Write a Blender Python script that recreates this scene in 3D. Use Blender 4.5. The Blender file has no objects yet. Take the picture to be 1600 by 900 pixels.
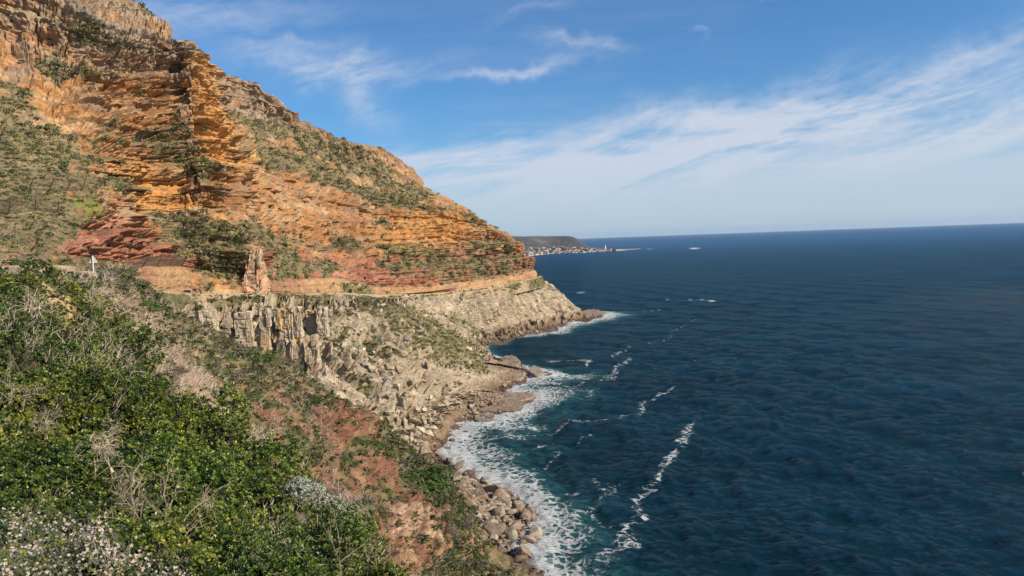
import bpy, math, time
import numpy as np
from mathutils import Matrix, Vector
T0 = time.time()
S = bpy.context.scene
COL = S.collection

# ------------------------------------------------------------------ camera
EYE = 100.0                      # height of the eye above the sea
FPX = 1200.0                     # focal length for a picture 1600 wide
PITCH = math.atan(74.6 / FPX); ROLL = math.radians(2.09)
_f = np.array([0, math.cos(PITCH), -math.sin(PITCH)])
_u0 = np.array([0, math.sin(PITCH), math.cos(PITCH)]); _r0 = np.array([1.0, 0, 0])
_r = math.cos(ROLL) * _r0 - math.sin(ROLL) * _u0
_u = math.cos(ROLL) * _u0 + math.sin(ROLL) * _r0
EYEP = np.array([0, 0, EYE])
cam_d = bpy.data.cameras.new("camera"); cam = bpy.data.objects.new("camera", cam_d); COL.objects.link(cam)
cam_d.sensor_width = 36.0; cam_d.lens = 36.0 * FPX / 1600.0
cam_d.clip_start = 0.1; cam_d.clip_end = 200000.0
cam.matrix_world = Matrix(((_r[0], _u[0], -_f[0], 0), (_r[1], _u[1], -_f[1], 0), (_r[2], _u[2], -_f[2], EYE), (0, 0, 0, 1)))
S.camera = cam

# ------------------------------------------------------------------ light
SUN_AZ = math.radians(114); SUN_EL = math.radians(31)     # azimuth clockwise from the view direction
sd = bpy.data.lights.new("sun", 'SUN'); sun = bpy.data.objects.new("sun", sd); COL.objects.link(sun)
sd.energy = 5.0; sd.angle = math.radians(0.5); sd.color = (1.0, 0.88, 0.71)
SUNV = Vector((math.sin(SUN_AZ) * math.cos(SUN_EL), math.cos(SUN_AZ) * math.cos(SUN_EL), math.sin(SUN_EL)))
sun.rotation_euler = SUNV.to_track_quat('Z', 'Y').to_euler()

S.view_settings.view_transform = 'Standard'; S.view_settings.look = 'None'
S.view_settings.exposure = 0.30; S.view_settings.gamma = 1.0
S.cycles.max_bounces = 5; S.cycles.diffuse_bounces = 2; S.cycles.glossy_bounces = 2; S.cycles.transmission_bounces = 2
S.cycles.volume_bounces = 0; S.cycles.transparent_max_bounces = 6
S.cycles.use_adaptive_sampling = True

def unit(v):
    v = np.asarray(v, float); return v / np.linalg.norm(v, axis=-1, keepdims=True)
def ray(px, py):
    a = (np.asarray(px, float) - 800) / FPX; b = (450 - np.asarray(py, float)) / FPX
    return _f + a[..., None] * _r + b[..., None] * _u
def P(px, py, D):                # the point seen at (px,py), D metres ahead
    d = ray(px, py); return EYEP + d * (np.asarray(D, float) / d[..., 1])[..., None]
def Pz(px, py, z=0.0):           # the point seen at (px,py) at height z
    d = ray(px, py); return EYEP + d * ((z - EYE) / d[..., 2])[..., None]
def project(p):
    q = p - EYEP; w = np.maximum(q @ _f, 1e-3)
    return 800 + FPX * (q @ _r) / w, 450 - FPX * (q @ _u) / w

# ------------------------------------------------------------------ nodes
class NT:
    def __init__(s, tree): s.t = tree; s.n = tree.nodes; s.l = tree.links
    def add(s, typ, ins=None, **kw):
        n = s.n.new(typ)
        for k, v in kw.items(): setattr(n, k, v)
        for k, v in (ins or {}).items(): s.set(n.inputs[k], v)
        return n
    def set(s, sock, v):
        if isinstance(v, bpy.types.NodeSocket): s.l.new(v, sock)
        elif v is not None:
            try: sock.default_value = v
            except Exception: sock.default_value = (*v, 1.0)
    def math(s, op, a, b=None, c=None, clamp=False):
        n = s.n.new('ShaderNodeMath'); n.operation = op; n.use_clamp = clamp
        for i, v in enumerate((a, b, c)):
            if v is not None: s.set(n.inputs[i], v)
        return n.outputs[0]
    def vmath(s, op, a, b=None, out=0):
        n = s.n.new('ShaderNodeVectorMath'); n.operation = op
        s.set(n.inputs[0], a)
        if b is not None: s.set(n.inputs[1], b)
        return n.outputs[out]
    def mix(s, fac, a, b, blend='MIX'):
        n = s.n.new('ShaderNodeMix'); n.data_type = 'RGBA'; n.blend_type = blend
        s.set(n.inputs[0], fac); s.set(n.inputs[6], a); s.set(n.inputs[7], b)
        return n.outputs[2]
    def ss(s, x, lo, hi, a=0.0, b=1.0):
        n = s.n.new('ShaderNodeMapRange'); n.interpolation_type = 'SMOOTHSTEP'
        s.set(n.inputs[0], x); s.set(n.inputs[1], lo); s.set(n.inputs[2], hi); s.set(n.inputs[3], a); s.set(n.inputs[4], b)
        return n.outputs[0]
    def noise(s, vec, scale, detail=4, rough=0.55, dist=0.0, col=False):
        n = s.add('ShaderNodeTexNoise', {'Scale': scale, 'Detail': detail, 'Roughness': rough, 'Distortion': dist})
        if vec is not None: s.l.new(vec, n.inputs['Vector'])
        return n.outputs['Color' if col else 'Fac']
    def mapping(s, vec, scale=(1, 1, 1), rot=(0, 0, 0), loc=(0, 0, 0)):
        n = s.add('ShaderNodeMapping', {'Scale': scale, 'Rotation': rot, 'Location': loc}); s.l.new(vec, n.inputs['Vector'])
        return n.outputs[0]

# ------------------------------------------------------------------ world: sky and thin clouds
W = bpy.data.worlds.new("World"); S.world = W; W.use_nodes = True
W.node_tree.nodes.clear(); w = NT(W.node_tree)
sky = w.add('ShaderNodeTexSky', sky_type='NISHITA', sun_disc=False, sun_elevation=SUN_EL, sun_rotation=SUN_AZ,
            altitude=100.0, air_density=1.0, dust_density=0.6, ozone_density=2.2)
gen = w.add('ShaderNodeTexCoord').outputs['Generated']
sep = w.add('ShaderNodeSeparateXYZ', {0: gen}); dx, dy, dz = sep.outputs
el = w.math('ARCSINE', dz)                                  # elevation, radians
flat = w.math('MAXIMUM', dz, 0.0)
inv = w.math('DIVIDE', 1.0, w.math('ADD', flat, 0.10))
plane = w.vmath('MULTIPLY', gen, w.add('ShaderNodeCombineXYZ', {0: inv, 1: inv, 2: 0.0}).outputs[0])
def fibre(rot, sc, seed, dist=0.6, det=6, rough=0.6):
    m = w.mapping(plane, scale=sc, rot=(0, 0, math.radians(rot)), loc=(seed, seed * .7, 0))
    return w.noise(m, 1.0, det, rough, dist)
fa = fibre(-20, (0.45, 2.2, 1), 3.1); fb = fibre(35, (0.7, 2.6, 1), 7.7, 1.2); fc = fibre(0, (0.5, 0.5, 1), 1.3, 0.5, 4)
fine = fibre(10, (3.0, 9.0, 1), 5.0, 1.5, 5, 0.65)
warp = w.noise(gen, 9.0, 4, 0.6, 0.3, col=True)
gw = w.vmath('ADD', gen, w.vmath('MULTIPLY', w.vmath('SUBTRACT', warp, (0.5, 0.5, 0.5)), (0.10, 0.10, 0.10)))
def wisp(px, py, hw, hh, ang, amp, soft=1.0):               # a cloud at its own place in the sky
    c = unit(ray(px, py)); rr = unit(_r - c * (c @ _r)); uu = np.cross(rr, c)
    a = math.radians(ang); t1 = rr * math.cos(a) + uu * math.sin(a); t2 = -rr * math.sin(a) + uu * math.cos(a)
    A = w.math('MULTIPLY', w.vmath('DOT_PRODUCT', gw, tuple(t1), out=1), FPX / hw)
    B = w.math('MULTIPLY', w.vmath('DOT_PRODUCT', gw, tuple(t2), out=1), FPX / hh)
    r2 = w.math('ADD', w.math('MULTIPLY', A, A), w.math('MULTIPLY', B, B))
    front = w.math('GREATER_THAN', w.vmath('DOT_PRODUCT', gen, tuple(c), out=1), 0.0)
    return w.math('MULTIPLY', w.math('MULTIPLY', w.math('POWER', 2.718, w.math('MULTIPLY', r2, -1.0)), front), amp)
WISPS = [(470, 108, 75, 15, -12, 1.2), (570, 112, 90, 18, 8, 1.3), (560, 150, 60, 26, -40, 1.1), (330, 30, 160, 22, 5, .55), (450, 76, 60, 8, 0, .5),
         (800, 108, 90, 10, 6, 1.3), (905, 70, 60, 10, 2, .85), (830, 15, 60, 9, 8, .4), (1310, 160, 170, 34, 17, 1.35), (1460, 118, 110, 15, 24, 1.4), (1120, 200, 150, 36, 10, 1.1), (1480, 205, 240, 34, 8, .6),
         (1060, 195, 160, 26, 8, .85), (1390, 190, 120, 5, 7, .6), (1580, 130, 70, 38, 20, .75), (1180, 205, 120, 26, 14, .6), (950, 240, 240, 40, 3, .5),
         (1195, 8, 20, 4, 0, .6), (1100, 55, 14, 3, 0, .6), (760, 260, 120, 30, 0, .35), (240, 10, 90, 30, 0, .4)]
acc = None
for q in WISPS:
    v = wisp(*q); acc = v if acc is None else w.math('ADD', acc, v)
tex = w.math('ADD', w.math('MULTIPLY', w.ss(fa, .30, .72), .55), w.math('MULTIPLY', w.ss(fb, .30, .72), .55))
tex = w.math('ADD', tex, w.math('MULTIPLY', w.math('SUBTRACT', fine, .5), 0.9))
az = w.math('ARCTAN2', dx, dy); an_ = w.add('ShaderNodeCombineXYZ', {0: az, 1: el, 2: 0.0}).outputs[0]
def streak(rot, sc, seed, det=6, rough=.62, dist=.8): return w.noise(w.mapping(w.mapping(an_, rot=(0, 0, math.radians(-rot)), loc=(seed, seed, 0)), scale=sc), 1.0, det, rough, dist)
s1 = streak(13, (3.0, 19, 1), 2.0, 6, .62, 1.2); s2 = streak(22, (6, 34, 1), 5.0, 5, .66, 1.6); s3 = streak(8, (5, 30, 1), 8.0)
tex = w.math('ADD', w.math('MULTIPLY', w.ss(s1, .30, .72), .65), w.math('ADD', w.math('MULTIPLY', w.ss(s2, .30, .75), .40), w.math('MULTIPLY', w.ss(s3, .35, .7), .25)))
cl = w.math('SUBTRACT', 1.0, w.math('POWER', 2.718, w.math('MULTIPLY', w.math('MULTIPLY', acc, w.math('ADD', tex, w.math('MULTIPLY', w.math('SUBTRACT', w.noise(w.mapping(an_, scale=(30, 90, 1), rot=(0, 0, -.35)), 1.0, 5, .7, 1.5), .5), .9))), -.85)))
veil = w.math('MULTIPLY', w.ss(fc, .45, .75), w.math('MULTIPLY', w.ss(fa, .35, .8), .35))   # faint veil elsewhere
# low bank of haze, its top edge higher to the right
top = w.math('ADD', 0.105, w.math('MULTIPLY', w.math('SINE', w.math('MULTIPLY', az, 1.4)), 0.030))
top = w.math('ADD', top, w.math('ADD', w.math('MULTIPLY', w.math('SUBTRACT', s1, .5), 0.16), w.math('MULTIPLY', w.math('SUBTRACT', fa, .5), 0.06)))
bank = w.ss(w.math('SUBTRACT', top, el), -0.035, 0.055)
density = w.math('MINIMUM', w.math('ADD', w.math('ADD', w.math('MULTIPLY', cl, .95), veil), w.math('MULTIPLY', bank, .80)), 0.92)
hz_col = w.mix(w.ss(el, 0.0, 0.12), (5.2, 6.3, 7.4, 1), (6.2, 6.8, 7.9, 1))
tint = w.mix(1.0, sky.outputs[0], (0.53, 0.93, 1.30, 1), 'MULTIPLY')
skyc = w.mix(density, tint, hz_col)
bg = w.add('ShaderNodeBackground', {'Color': skyc, 'Strength': 0.082})
w.l.new(bg.outputs[0], w.add('ShaderNodeOutputWorld').inputs[0])

# ------------------------------------------------------------------ helpers
def link(o, parent=None):
    COL.objects.link(o)
    if parent is not None: o.parent = parent
    return o
def props(o, label=None, cat=None, group=None, kind=None):
    for k, v in (('label', label), ('category', cat), ('group', group), ('kind', kind)):
        if v: o[k] = v
    return o
def mesh(name, V, F, mat=None, attrs=None, smooth=False):
    V = np.ascontiguousarray(V, np.float32); F = np.ascontiguousarray(F, np.int32); n = F.shape[1]
    m = bpy.data.meshes.new(name)
    m.vertices.add(len(V)); m.vertices.foreach_set('co', V.ravel())
    m.loops.add(F.size); m.loops.foreach_set('vertex_index', F.ravel())
    m.polygons.add(len(F)); m.polygons.foreach_set('loop_start', np.arange(0, F.size, n, dtype=np.int32))
    m.polygons.foreach_set('use_smooth', np.full(len(F), smooth))
    for k, a in (attrs or {}).items():
        if a.ndim == 2:
            at = m.attributes.new(k, 'FLOAT_COLOR', 'POINT'); c = np.ones((len(V), 4), np.float32); c[:, :3] = a
            at.data.foreach_set('color', c.ravel())
        else:
            at = m.attributes.new(k, 'FLOAT', 'POINT'); at.data.foreach_set('value', a.astype(np.float32))
    m.update(calc_edges=True)
    if mat is not None: m.materials.append(mat)
    return m
def obj(name, m, parent=None, loc=None):
    o = bpy.data.objects.new(name, m); link(o, parent)
    if loc is not None: o.location = tuple(float(x) for x in loc)
    return o
def empty(name, loc):
    o = bpy.data.objects.new(name, None); link(o); o.location = tuple(float(x) for x in loc); o.empty_display_size = 0.2
    return o
class MB:                                                    # collects quads
    def __init__(s): s.V = []; s.F = []
    def hexa(s, p):                                          # 8 points: bottom 4 ccw, top 4 ccw
        b = len(s.V); s.V += [tuple(map(float, q)) for q in p]
        s.F += [(b+3, b+2, b+1, b), (b+4, b+5, b+6, b+7)] + [(b+i, b+(i+1) % 4, b+4+(i+1) % 4, b+4+i) for i in range(4)]
    def box(s, x0, x1, y0, y1, z0, z1):
        s.hexa([(x0, y0, z0), (x1, y0, z0), (x1, y1, z0), (x0, y1, z0), (x0, y0, z1), (x1, y0, z1), (x1, y1, z1), (x0, y1, z1)])
    def bar(s, a, b, w, w2=None):
        a = np.array(a, float); b = np.array(b, float); d = unit(b - a); w2 = w if w2 is None else w2
        q = np.cross(d, (0, 0, 1) if abs(d[2]) < .9 else (1, 0, 0)); q = unit(q); r = np.cross(d, q)
        s.hexa([a+(-q-r)*w/2, a+(q-r)*w/2, a+(q+r)*w/2, a+(-q+r)*w/2, b+(-q-r)*w2/2, b+(q-r)*w2/2, b+(q+r)*w2/2, b+(-q+r)*w2/2])
    def build(s, name, mat, parent=None, loc=None):
        return obj(name, mesh(name, np.array(s.V), np.array(s.F), mat), parent, loc)

rng = np.random.default_rng(11)
_perm = rng.permutation(512).astype(np.int32); _perm = np.concatenate([_perm, _perm, _perm])
_g = unit(rng.normal(size=(512, 3))).astype(np.float32)
def pn(x, y, z):                                             # gradient noise, about -1..1
    x, y, z = np.broadcast_arrays(np.asarray(x, np.float32), np.asarray(y, np.float32), np.asarray(z, np.float32))
    xi = np.floor(x).astype(np.int32); yi = np.floor(y).astype(np.int32); zi = np.floor(z).astype(np.int32)
    fx, fy, fz = x - xi, y - yi, z - zi
    u, v, t = (q * q * q * (q * (q * 6 - 15) + 10) for q in (fx, fy, fz))
    xi &= 511; yi &= 511; zi &= 511
    def cn(i, j, k):
        h = _perm[_perm[_perm[(xi + i) & 511] + ((yi + j) & 511)] + ((zi + k) & 511)]; g = _g[h]
        return g[..., 0] * (fx - i) + g[..., 1] * (fy - j) + g[..., 2] * (fz - k)
    a = cn(0, 0, 0); a += u * (cn(1, 0, 0) - a); b = cn(0, 1, 0); b += u * (cn(1, 1, 0) - b); a += v * (b - a)
    c = cn(0, 0, 1); c += u * (cn(1, 0, 1) - c); d = cn(0, 1, 1); d += u * (cn(1, 1, 1) - d); c += v * (d - c)
    return (a + t * (c - a)) * 1.6
def fbm(p, sc, oct=4, rough=.5, seed=0.0, ridged=False):
    sc = np.broadcast_to(np.asarray(sc, float), (3,)); r = 0; a = 1.0; tot = 0
    for i in range(oct):
        q = p / sc * (2.03 ** i) + seed + i * 17.3
        n = pn(q[..., 0], q[..., 1], q[..., 2])
        r = r + a * ((1 - 2 * np.abs(n)) if ridged else n); tot += a; a *= rough
    return r / tot
def hsh(a, b, c=0):
    h = (a.astype(np.int64) * 374761393 + b.astype(np.int64) * 668265263 + int(c) * 2147483647 + 12345) & 0xffffffff
    h = ((h ^ (h >> 13)) * 1274126177) & 0xffffffff
    return ((h ^ (h >> 16)) & 0xffff).astype(np.float32) / 65535.0
def sstep(x, a, b):
    t = np.clip((x - a) / (b - a), 0, 1); return t * t * (3 - 2 * t)
def lerp(a, b, t): return a + (b - a) * t
def mixc(c, col, t): return c + (np.asarray(col, np.float32) - c) * t[..., None]

def worley(x, y, seed):                                       # joints: cell id values and distance to the nearest crack
    xi = np.floor(x); yi = np.floor(y); d1 = np.full(x.shape, 9., np.float32); d2 = d1.copy(); i1 = np.zeros(x.shape, np.float32); tx = np.zeros(x.shape, np.float32); ty = tx.copy()
    for a in (-1, 0, 1):
        for b in (-1, 0, 1):
            cx_, cy_ = xi + a, yi + b; rx = cx_ + .15 + .7 * hsh(cx_, cy_, seed); ry = cy_ + .15 + .7 * hsh(cx_, cy_, seed + 1); d = np.abs(x - rx) ** 1.5 + np.abs(y - ry) ** 1.5; d = d ** .6667
            k = d < d1; d2 = np.where(k, d1, np.minimum(d2, d)); i1 = np.where(k, hsh(cx_, cy_, seed + 2), i1); tx = np.where(k, x - rx, tx); ty = np.where(k, y - ry, ty); d1 = np.where(k, d, d1)
    return i1, d2 - d1, tx, ty
def jointed(a, b, w, l, seed, tilt=.5, crack=.14):            # block faces stand proud, lean their own way, and are cut by cracks
    i1, e, tx, ty = worley(a / w, b / l, seed); i2 = (i1 * 37.7) % 1.0; i3 = (i1 * 91.3) % 1.0
    return (i1 * 2 - 1) + tilt * ((i2 * 2 - 1) * tx * 2 + (i3 * 2 - 1) * ty * 2) - np.clip(1 - e / crack, 0, 1) * .9, i2
def in_poly(px, py, poly, feather=8.0):                      # soft 0..1 inside a traced outline
    poly = np.asarray(poly, float); n = len(poly); x0, y0 = poly.min(0) - 3 * feather; x1, y1 = poly.max(0) + 3 * feather
    out = np.zeros(px.shape, np.float32); m = (px > x0) & (px < x1) & (py > y0) & (py < y1)
    if not m.any(): return out
    x = px[m]; y = py[m]; ins = np.zeros(x.shape, bool); dm = np.full(x.shape, 1e9)
    for i in range(n):
        (ax, ay), (bx, by) = poly[i], poly[(i + 1) % n]
        c = ((ay > y) != (by > y)) & (x < (bx - ax) * (y - ay) / ((by - ay) or 1e-9) + ax); ins ^= c
        ex, ey = bx - ax, by - ay; t = np.clip(((x - ax) * ex + (y - ay) * ey) / (ex * ex + ey * ey + 1e-9), 0, 1)
        dm = np.minimum(dm, np.hypot(x - ax - t * ex, y - ay - t * ey))
    out[m] = sstep(np.where(ins, dm, -dm), -feather, feather); return out

def pchip(Y, t):                                             # Y[n,...] at 0..n-1, monotone cubic
    n = len(Y); d = Y[1:] - Y[:-1]; m = np.zeros_like(Y)
    if n > 2:
        a, b = d[:-1], d[1:]; ok = a * b > 0
        m[1:-1] = np.where(ok, 2 * a * b / np.where(ok, a + b, 1), 0) * .6 + .4 * (a + b) / 2
    m[0] = d[0]; m[-1] = d[-1]
    i = np.clip(np.floor(t).astype(int), 0, n - 2); s = (t - i).reshape((-1,) + (1,) * (Y.ndim - 1))
    return ((2*s**3 - 3*s**2 + 1) * Y[i] + (s**3 - 2*s**2 + s) * m[i] + (-2*s**3 + 3*s**2) * Y[i+1] + (s**3 - s**2) * m[i+1])

class Sheet:
    """A rock face lofted over surveyed points; L[row][col] is (px,py,D), ('z',px,py,z) or ('o',dx,dy,dz, from_row, from_col)."""
    def __init__(s, L, step, extra=None, maxn=90):
        R, C = len(L), len(L[0]); G = np.zeros((R, C, 3))
        pend = []
        for i in range(R):
            assert len(L[i]) == C, (i, len(L[i]), C)
            for j, q in enumerate(L[i]):
                if q[0] == 'o': pend.append((i, j, q))
                elif q[0] == 'z': G[i, j] = Pz(q[1], q[2], q[3])
                else: G[i, j] = P(*q)
        for _ in range(3):
            for i, j, q in pend: G[i, j] = G[q[4], q[5]] + np.array(q[1:4])
        s.G = G
        px, py = project(G)
        w_ = np.hypot(np.diff(px, axis=1), np.diff(py, axis=1)); h_ = np.hypot(np.diff(px, axis=0), np.diff(py, axis=0))
        nu = np.clip(np.ceil(np.sort(w_, 0)[-2] / step).astype(int), 6, maxn); nv = np.clip(np.ceil(np.sort(h_, 1)[:, -3] / step).astype(int), 6, maxn)
        s.u = np.concatenate([j + np.arange(n) / n for j, n in enumerate(nu)] + [[C - 1]])
        s.v = np.concatenate([i + np.arange(n) / n for i, n in enumerate(nv)] + [[R - 1]])
        X = pchip(G, s.v); X = np.swapaxes(pchip(np.swapaxes(X, 0, 1), s.u), 0, 1)
        s.X = X; s.shape = X.shape[:2]; s.U, s.V = np.meshgrid(s.u, s.v)
        s.frame()
    def frame(s):
        du = np.gradient(s.X, axis=1); dv = np.gradient(s.X, axis=0); n = np.cross(du, dv); n = n / (np.linalg.norm(n, axis=-1, keepdims=True) + 1e-9)
        s.N = n
    def orient(s, p=None):                                    # make normals face the sea and up
        if (s.N[..., 2].mean() < 0): s.N = -s.N; s.flip = True
        else: s.flip = False
    def faces(s):
        r, c = s.shape; i = np.arange(r * c).reshape(r, c)
        q = np.stack([i[:-1, :-1], i[:-1, 1:], i[1:, 1:], i[1:, :-1]], -1).reshape(-1, 4)
        return q[:, ::-1] if s.flip else q
def blur(A, k, axis):
    ker = np.ones(k) / k
    for _ in range(2):
        pad = [(0, 0)] * A.ndim; pad[axis] = (k // 2, k // 2)
        B = np.cumsum(np.pad(A, pad, mode='edge'), axis=axis, dtype=np.float64)
        z = np.zeros_like(np.take(B, [0], axis)); B = np.concatenate([z, B], axis)
        n = A.shape[axis]; A = (np.take(B, range(k, k + n), axis) - np.take(B, range(0, n), axis)) / k
    return A
def layers(St, Tt, thick, width, seed, groove=0.12):
    """Beds of rock cut by joints: protrusion per block and depth of the joints round it."""
    r = np.random.default_rng(seed); n = 4000
    b = np.cumsum(thick * r.uniform(.5, 1.6, n)) - 300
    k = np.clip(np.searchsorted(b, St) - 1, 0, n - 2); lo = b[k]; th = b[k + 1] - lo; f = (St - lo) / th
    wd = width * r.uniform(.6, 1.5, n)[k]; q = (Tt + r.uniform(0, 50, n)[k]) / wd; c = np.floor(q); g = q - c
    off = hsh(k, c, seed) ; bed = r.uniform(-1, 1, n)[k]
    edge = np.minimum(np.minimum(f, 1 - f) * th, np.minimum(g, 1 - g) * wd)
    return bed, off * 2 - 1, np.clip(1 - edge / (groove * thick + 1e-6), 0, 1), hsh(k, c, seed + 5)

# ------------------------------------------------------------------ materials
def new_mat(name):
    m = bpy.data.materials.new(name); m.use_nodes = True; m.node_tree.nodes.clear(); n = NT(m.node_tree)
    b = n.add('ShaderNodeBsdfPrincipled'); n.l.new(b.outputs[0], n.add('ShaderNodeOutputMaterial').inputs[0])
    return m, n, b
def rock_mat(name, grain=1.0, bump=.5):
    m, n, b = new_mat(name); at = n.add('ShaderNodeAttribute', attribute_name='albedo').outputs['Color']
    pos = n.add('ShaderNodeNewGeometry').outputs['Position']
    f1 = n.noise(pos, 1.3 / grain, 6, .65); f2 = n.noise(pos, .22 / grain, 4, .6)
    k = n.math('ADD', n.ss(f1, .25, .75, .66, 1.30), n.ss(f2, .3, .7, -.12, .12))
    c = n.mix(1.0, at, n.add('ShaderNodeCombineXYZ', {0: k, 1: k, 2: k}).outputs[0], 'MULTIPLY')
    n.set(b.inputs['Base Color'], c); b.inputs['Roughness'].default_value = .9; b.inputs['Specular IOR Level'].default_value = .2
    bp = n.add('ShaderNodeBump', {'Strength': bump, 'Distance': .35 * grain, 'Height': f1}); n.l.new(bp.outputs[0], b.inputs['Normal'])
    return m
def plain_mat(name, col, rough=.8, var=.25, scale=3.0, spec=.3, metal=0.0, bump=0.0):
    m, n, b = new_mat(name); pos = n.add('ShaderNodeTexCoord').outputs['Object']
    f = n.ss(n.noise(pos, scale, 5, .6), .25, .75, 1 - var, 1 + var)
    n.set(b.inputs['Base Color'], n.mix(1.0, (*col, 1), n.add('ShaderNodeCombineXYZ', {0: f, 1: f, 2: f}).outputs[0], 'MULTIPLY'))
    b.inputs['Roughness'].default_value = rough; b.inputs['Specular IOR Level'].default_value = spec; b.inputs['Metallic'].default_value = metal
    if bump:
        bp = n.add('ShaderNodeBump', {'Strength': bump, 'Distance': .1, 'Height': n.noise(pos, scale * 2, 5, .6)}); n.l.new(bp.outputs[0], b.inputs['Normal'])
    return m
def leaf_mat(name, rough=.45, spec=.4, trans=.25):
    m, n, b = new_mat(name); at = n.add('ShaderNodeAttribute', attribute_name='albedo').outputs['Color']
    info = n.add('ShaderNodeObjectInfo').outputs['Random']
    k = n.ss(info, 0.0, 1.0, .8, 1.2)
    c = n.mix(1.0, at, n.add('ShaderNodeCombineXYZ', {0: k, 1: k, 2: k}).outputs[0], 'MULTIPLY')
    n.set(b.inputs['Base Color'], c); b.inputs['Roughness'].default_value = rough; b.inputs['Specular IOR Level'].default_value = spec
    tr = n.add('ShaderNodeBsdfTranslucent', {'Color': c}); mx = n.add('ShaderNodeMixShader', {0: trans})
    n.l.new(b.outputs[0], mx.inputs[1]); n.l.new(tr.outputs[0], mx.inputs[2])
    n.l.new(mx.outputs[0], [q for q in n.n if q.type == 'OUTPUT_MATERIAL'][0].inputs[0])
    return m
M_SAND = rock_mat('sandstone', 2.0, .6); M_GRAN = rock_mat('granite', 1.6, .6); M_RED = rock_mat('red_soil', .7, .6)
M_SHRUB = leaf_mat('shrub_leaves', .6, .25, .2); M_LEAF = leaf_mat('glossy_leaves', .38, .5, .28)
M_TWIG = leaf_mat('dry_twigs', .85, .1, .0)

# colours (linear)
ORANGE = (.355, .178, .070); ORANGE2 = (.41, .255, .130); PALE = (.40, .315, .22); RUST = (.235, .105, .052); GREYR = (.30, .25, .19); MAROON = (.27, .105, .065)
CREAM = (.47, .385, .27); GTAN = (.36, .275, .18); GGREY = (.29, .25, .20); GYEL = (.50, .31, .13)
VDARK = (.055, .068, .022); VOLIVE = (.125, .120, .042); VGREY = (.18, .15, .10); VGREEN = (.085, .135, .022); VBROWN = (.20, .14, .085)
def veg_colour(X, seed, green=0.0):
    a = fbm(X, 2.6, 3, .6, seed); b = fbm(X, 9, 3, .6, seed + 40); c = fbm(X, 30, 2, .6, seed + 80)
    col = np.zeros(X.shape, np.float32) + np.array(VOLIVE, np.float32)
    col = mixc(col, VGREY, sstep(b, .0, .45)); col = mixc(col, VDARK, sstep(a, .0, .40)); col = mixc(col, VGREEN, sstep(c + green, .15, .6) * .7)
    col = mixc(col, VBROWN, sstep(-a, .15, .5) * .6)
    return col

# ------------------------------------------------------------------ 1. the sandstone mountain
Lm = [
 [('o',0,0,-9,1,j) for j in range(16)],
 # r0  road level
 [(-330,425,130), (0,416,162), (100,421,192), (200,455,285), (290,462,380), (345,461,400), (412,459,420), (426,460,446), (450,462,490), (520,460,585), (600,462,675), (690,458,780), (770,447,860), (839,432,940), ('o',-28,100,-10,1,13), ('o',-150,300,-30,1,13)],
 [(-330,405,134), (0,398,168), (100,404,198), (200,418,290), (290,424,386), (345,436,405), (412,440,424), (426,445,450), (450,441,498), (520,434,592), (600,448,681), (690,447,786), (770,437,870), (838,424,946), ('o',-28,100,-10,2,13), ('o',-150,300,-30,2,13)],
 [(-330,300,215), (0,305,248), (100,312,270), (200,330,336), (270,340,392), (322,332,402), (388,345,430), (412,362,490), (440,372,560), (500,390,640), (590,385,722), (660,381,800), (740,378,870), (812,378,935), ('o',-28,100,-10,3,13), ('o',-150,300,-30,3,13)],
 [(-330,180,265), (0,215,300), (100,228,318), (200,238,356), (280,245,400), (316,235,408), (384,246,440), (398,252,550), (440,262,630), (510,280,700), (580,300,762), (650,318,822), (715,324,880), (762,350,930), ('o',-28,100,-10,4,13), ('o',-150,300,-30,4,13)],
 [(-330,60,305), (0,130,335), (100,150,348), (200,172,378), (276,172,410), (306,160,414), (356,193,446), (355,196,600), (398,212,715), (468,232,765), (540,256,805), (600,275,845), (650,291,890), (702,324,940), ('o',-28,100,-10,5,13), ('o',-150,300,-30,5,13)],
 [(-330,-40,335), (0,60,362), (100,80,372), (200,106,392), (270,108,415), (302,96,420), (332,138,450), (328,145,600), (372,178,790), (444,194,842), (500,209,872), (546,227,892), (600,241,916), (650,281,945), ('o',-28,100,-10,6,13), ('o',-150,300,-30,6,13)],
 [(-330,-140,360), (0,-40,385), (100,-12,394), (192,30,412), (258,46,425), (284,60,426), (316,90,455), (305,103,620), (352,113,820), (424,147,860), (447,186,885), (500,209,905), (546,227,925), (600,242,950), ('o',-28,100,-10,7,13), ('o',-150,300,-30,7,13)],
 [(-330,-240,380), (0,-120,420), (88,-50,440), (150,-2,470), (215,45,520), ('o',-40,70,4,7,5), ('o',-50,90,-4,7,6), ('o',-60,90,-10,7,7), ('o',-60,80,-2,7,8), ('o',-60,80,-6,7,9), ('o',-60,80,-6,7,10), ('o',-60,80,-6,7,11), ('o',-60,80,-8,7,12), ('o',-70,80,-10,7,13), ('o',-150,160,-20,7,13), ('o',-300,380,-50,7,13)],
 [('o',-160,120,-40,8,0)] + [('o',-160,120,-60,8,j) for j in range(1, 16)],
]
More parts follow.
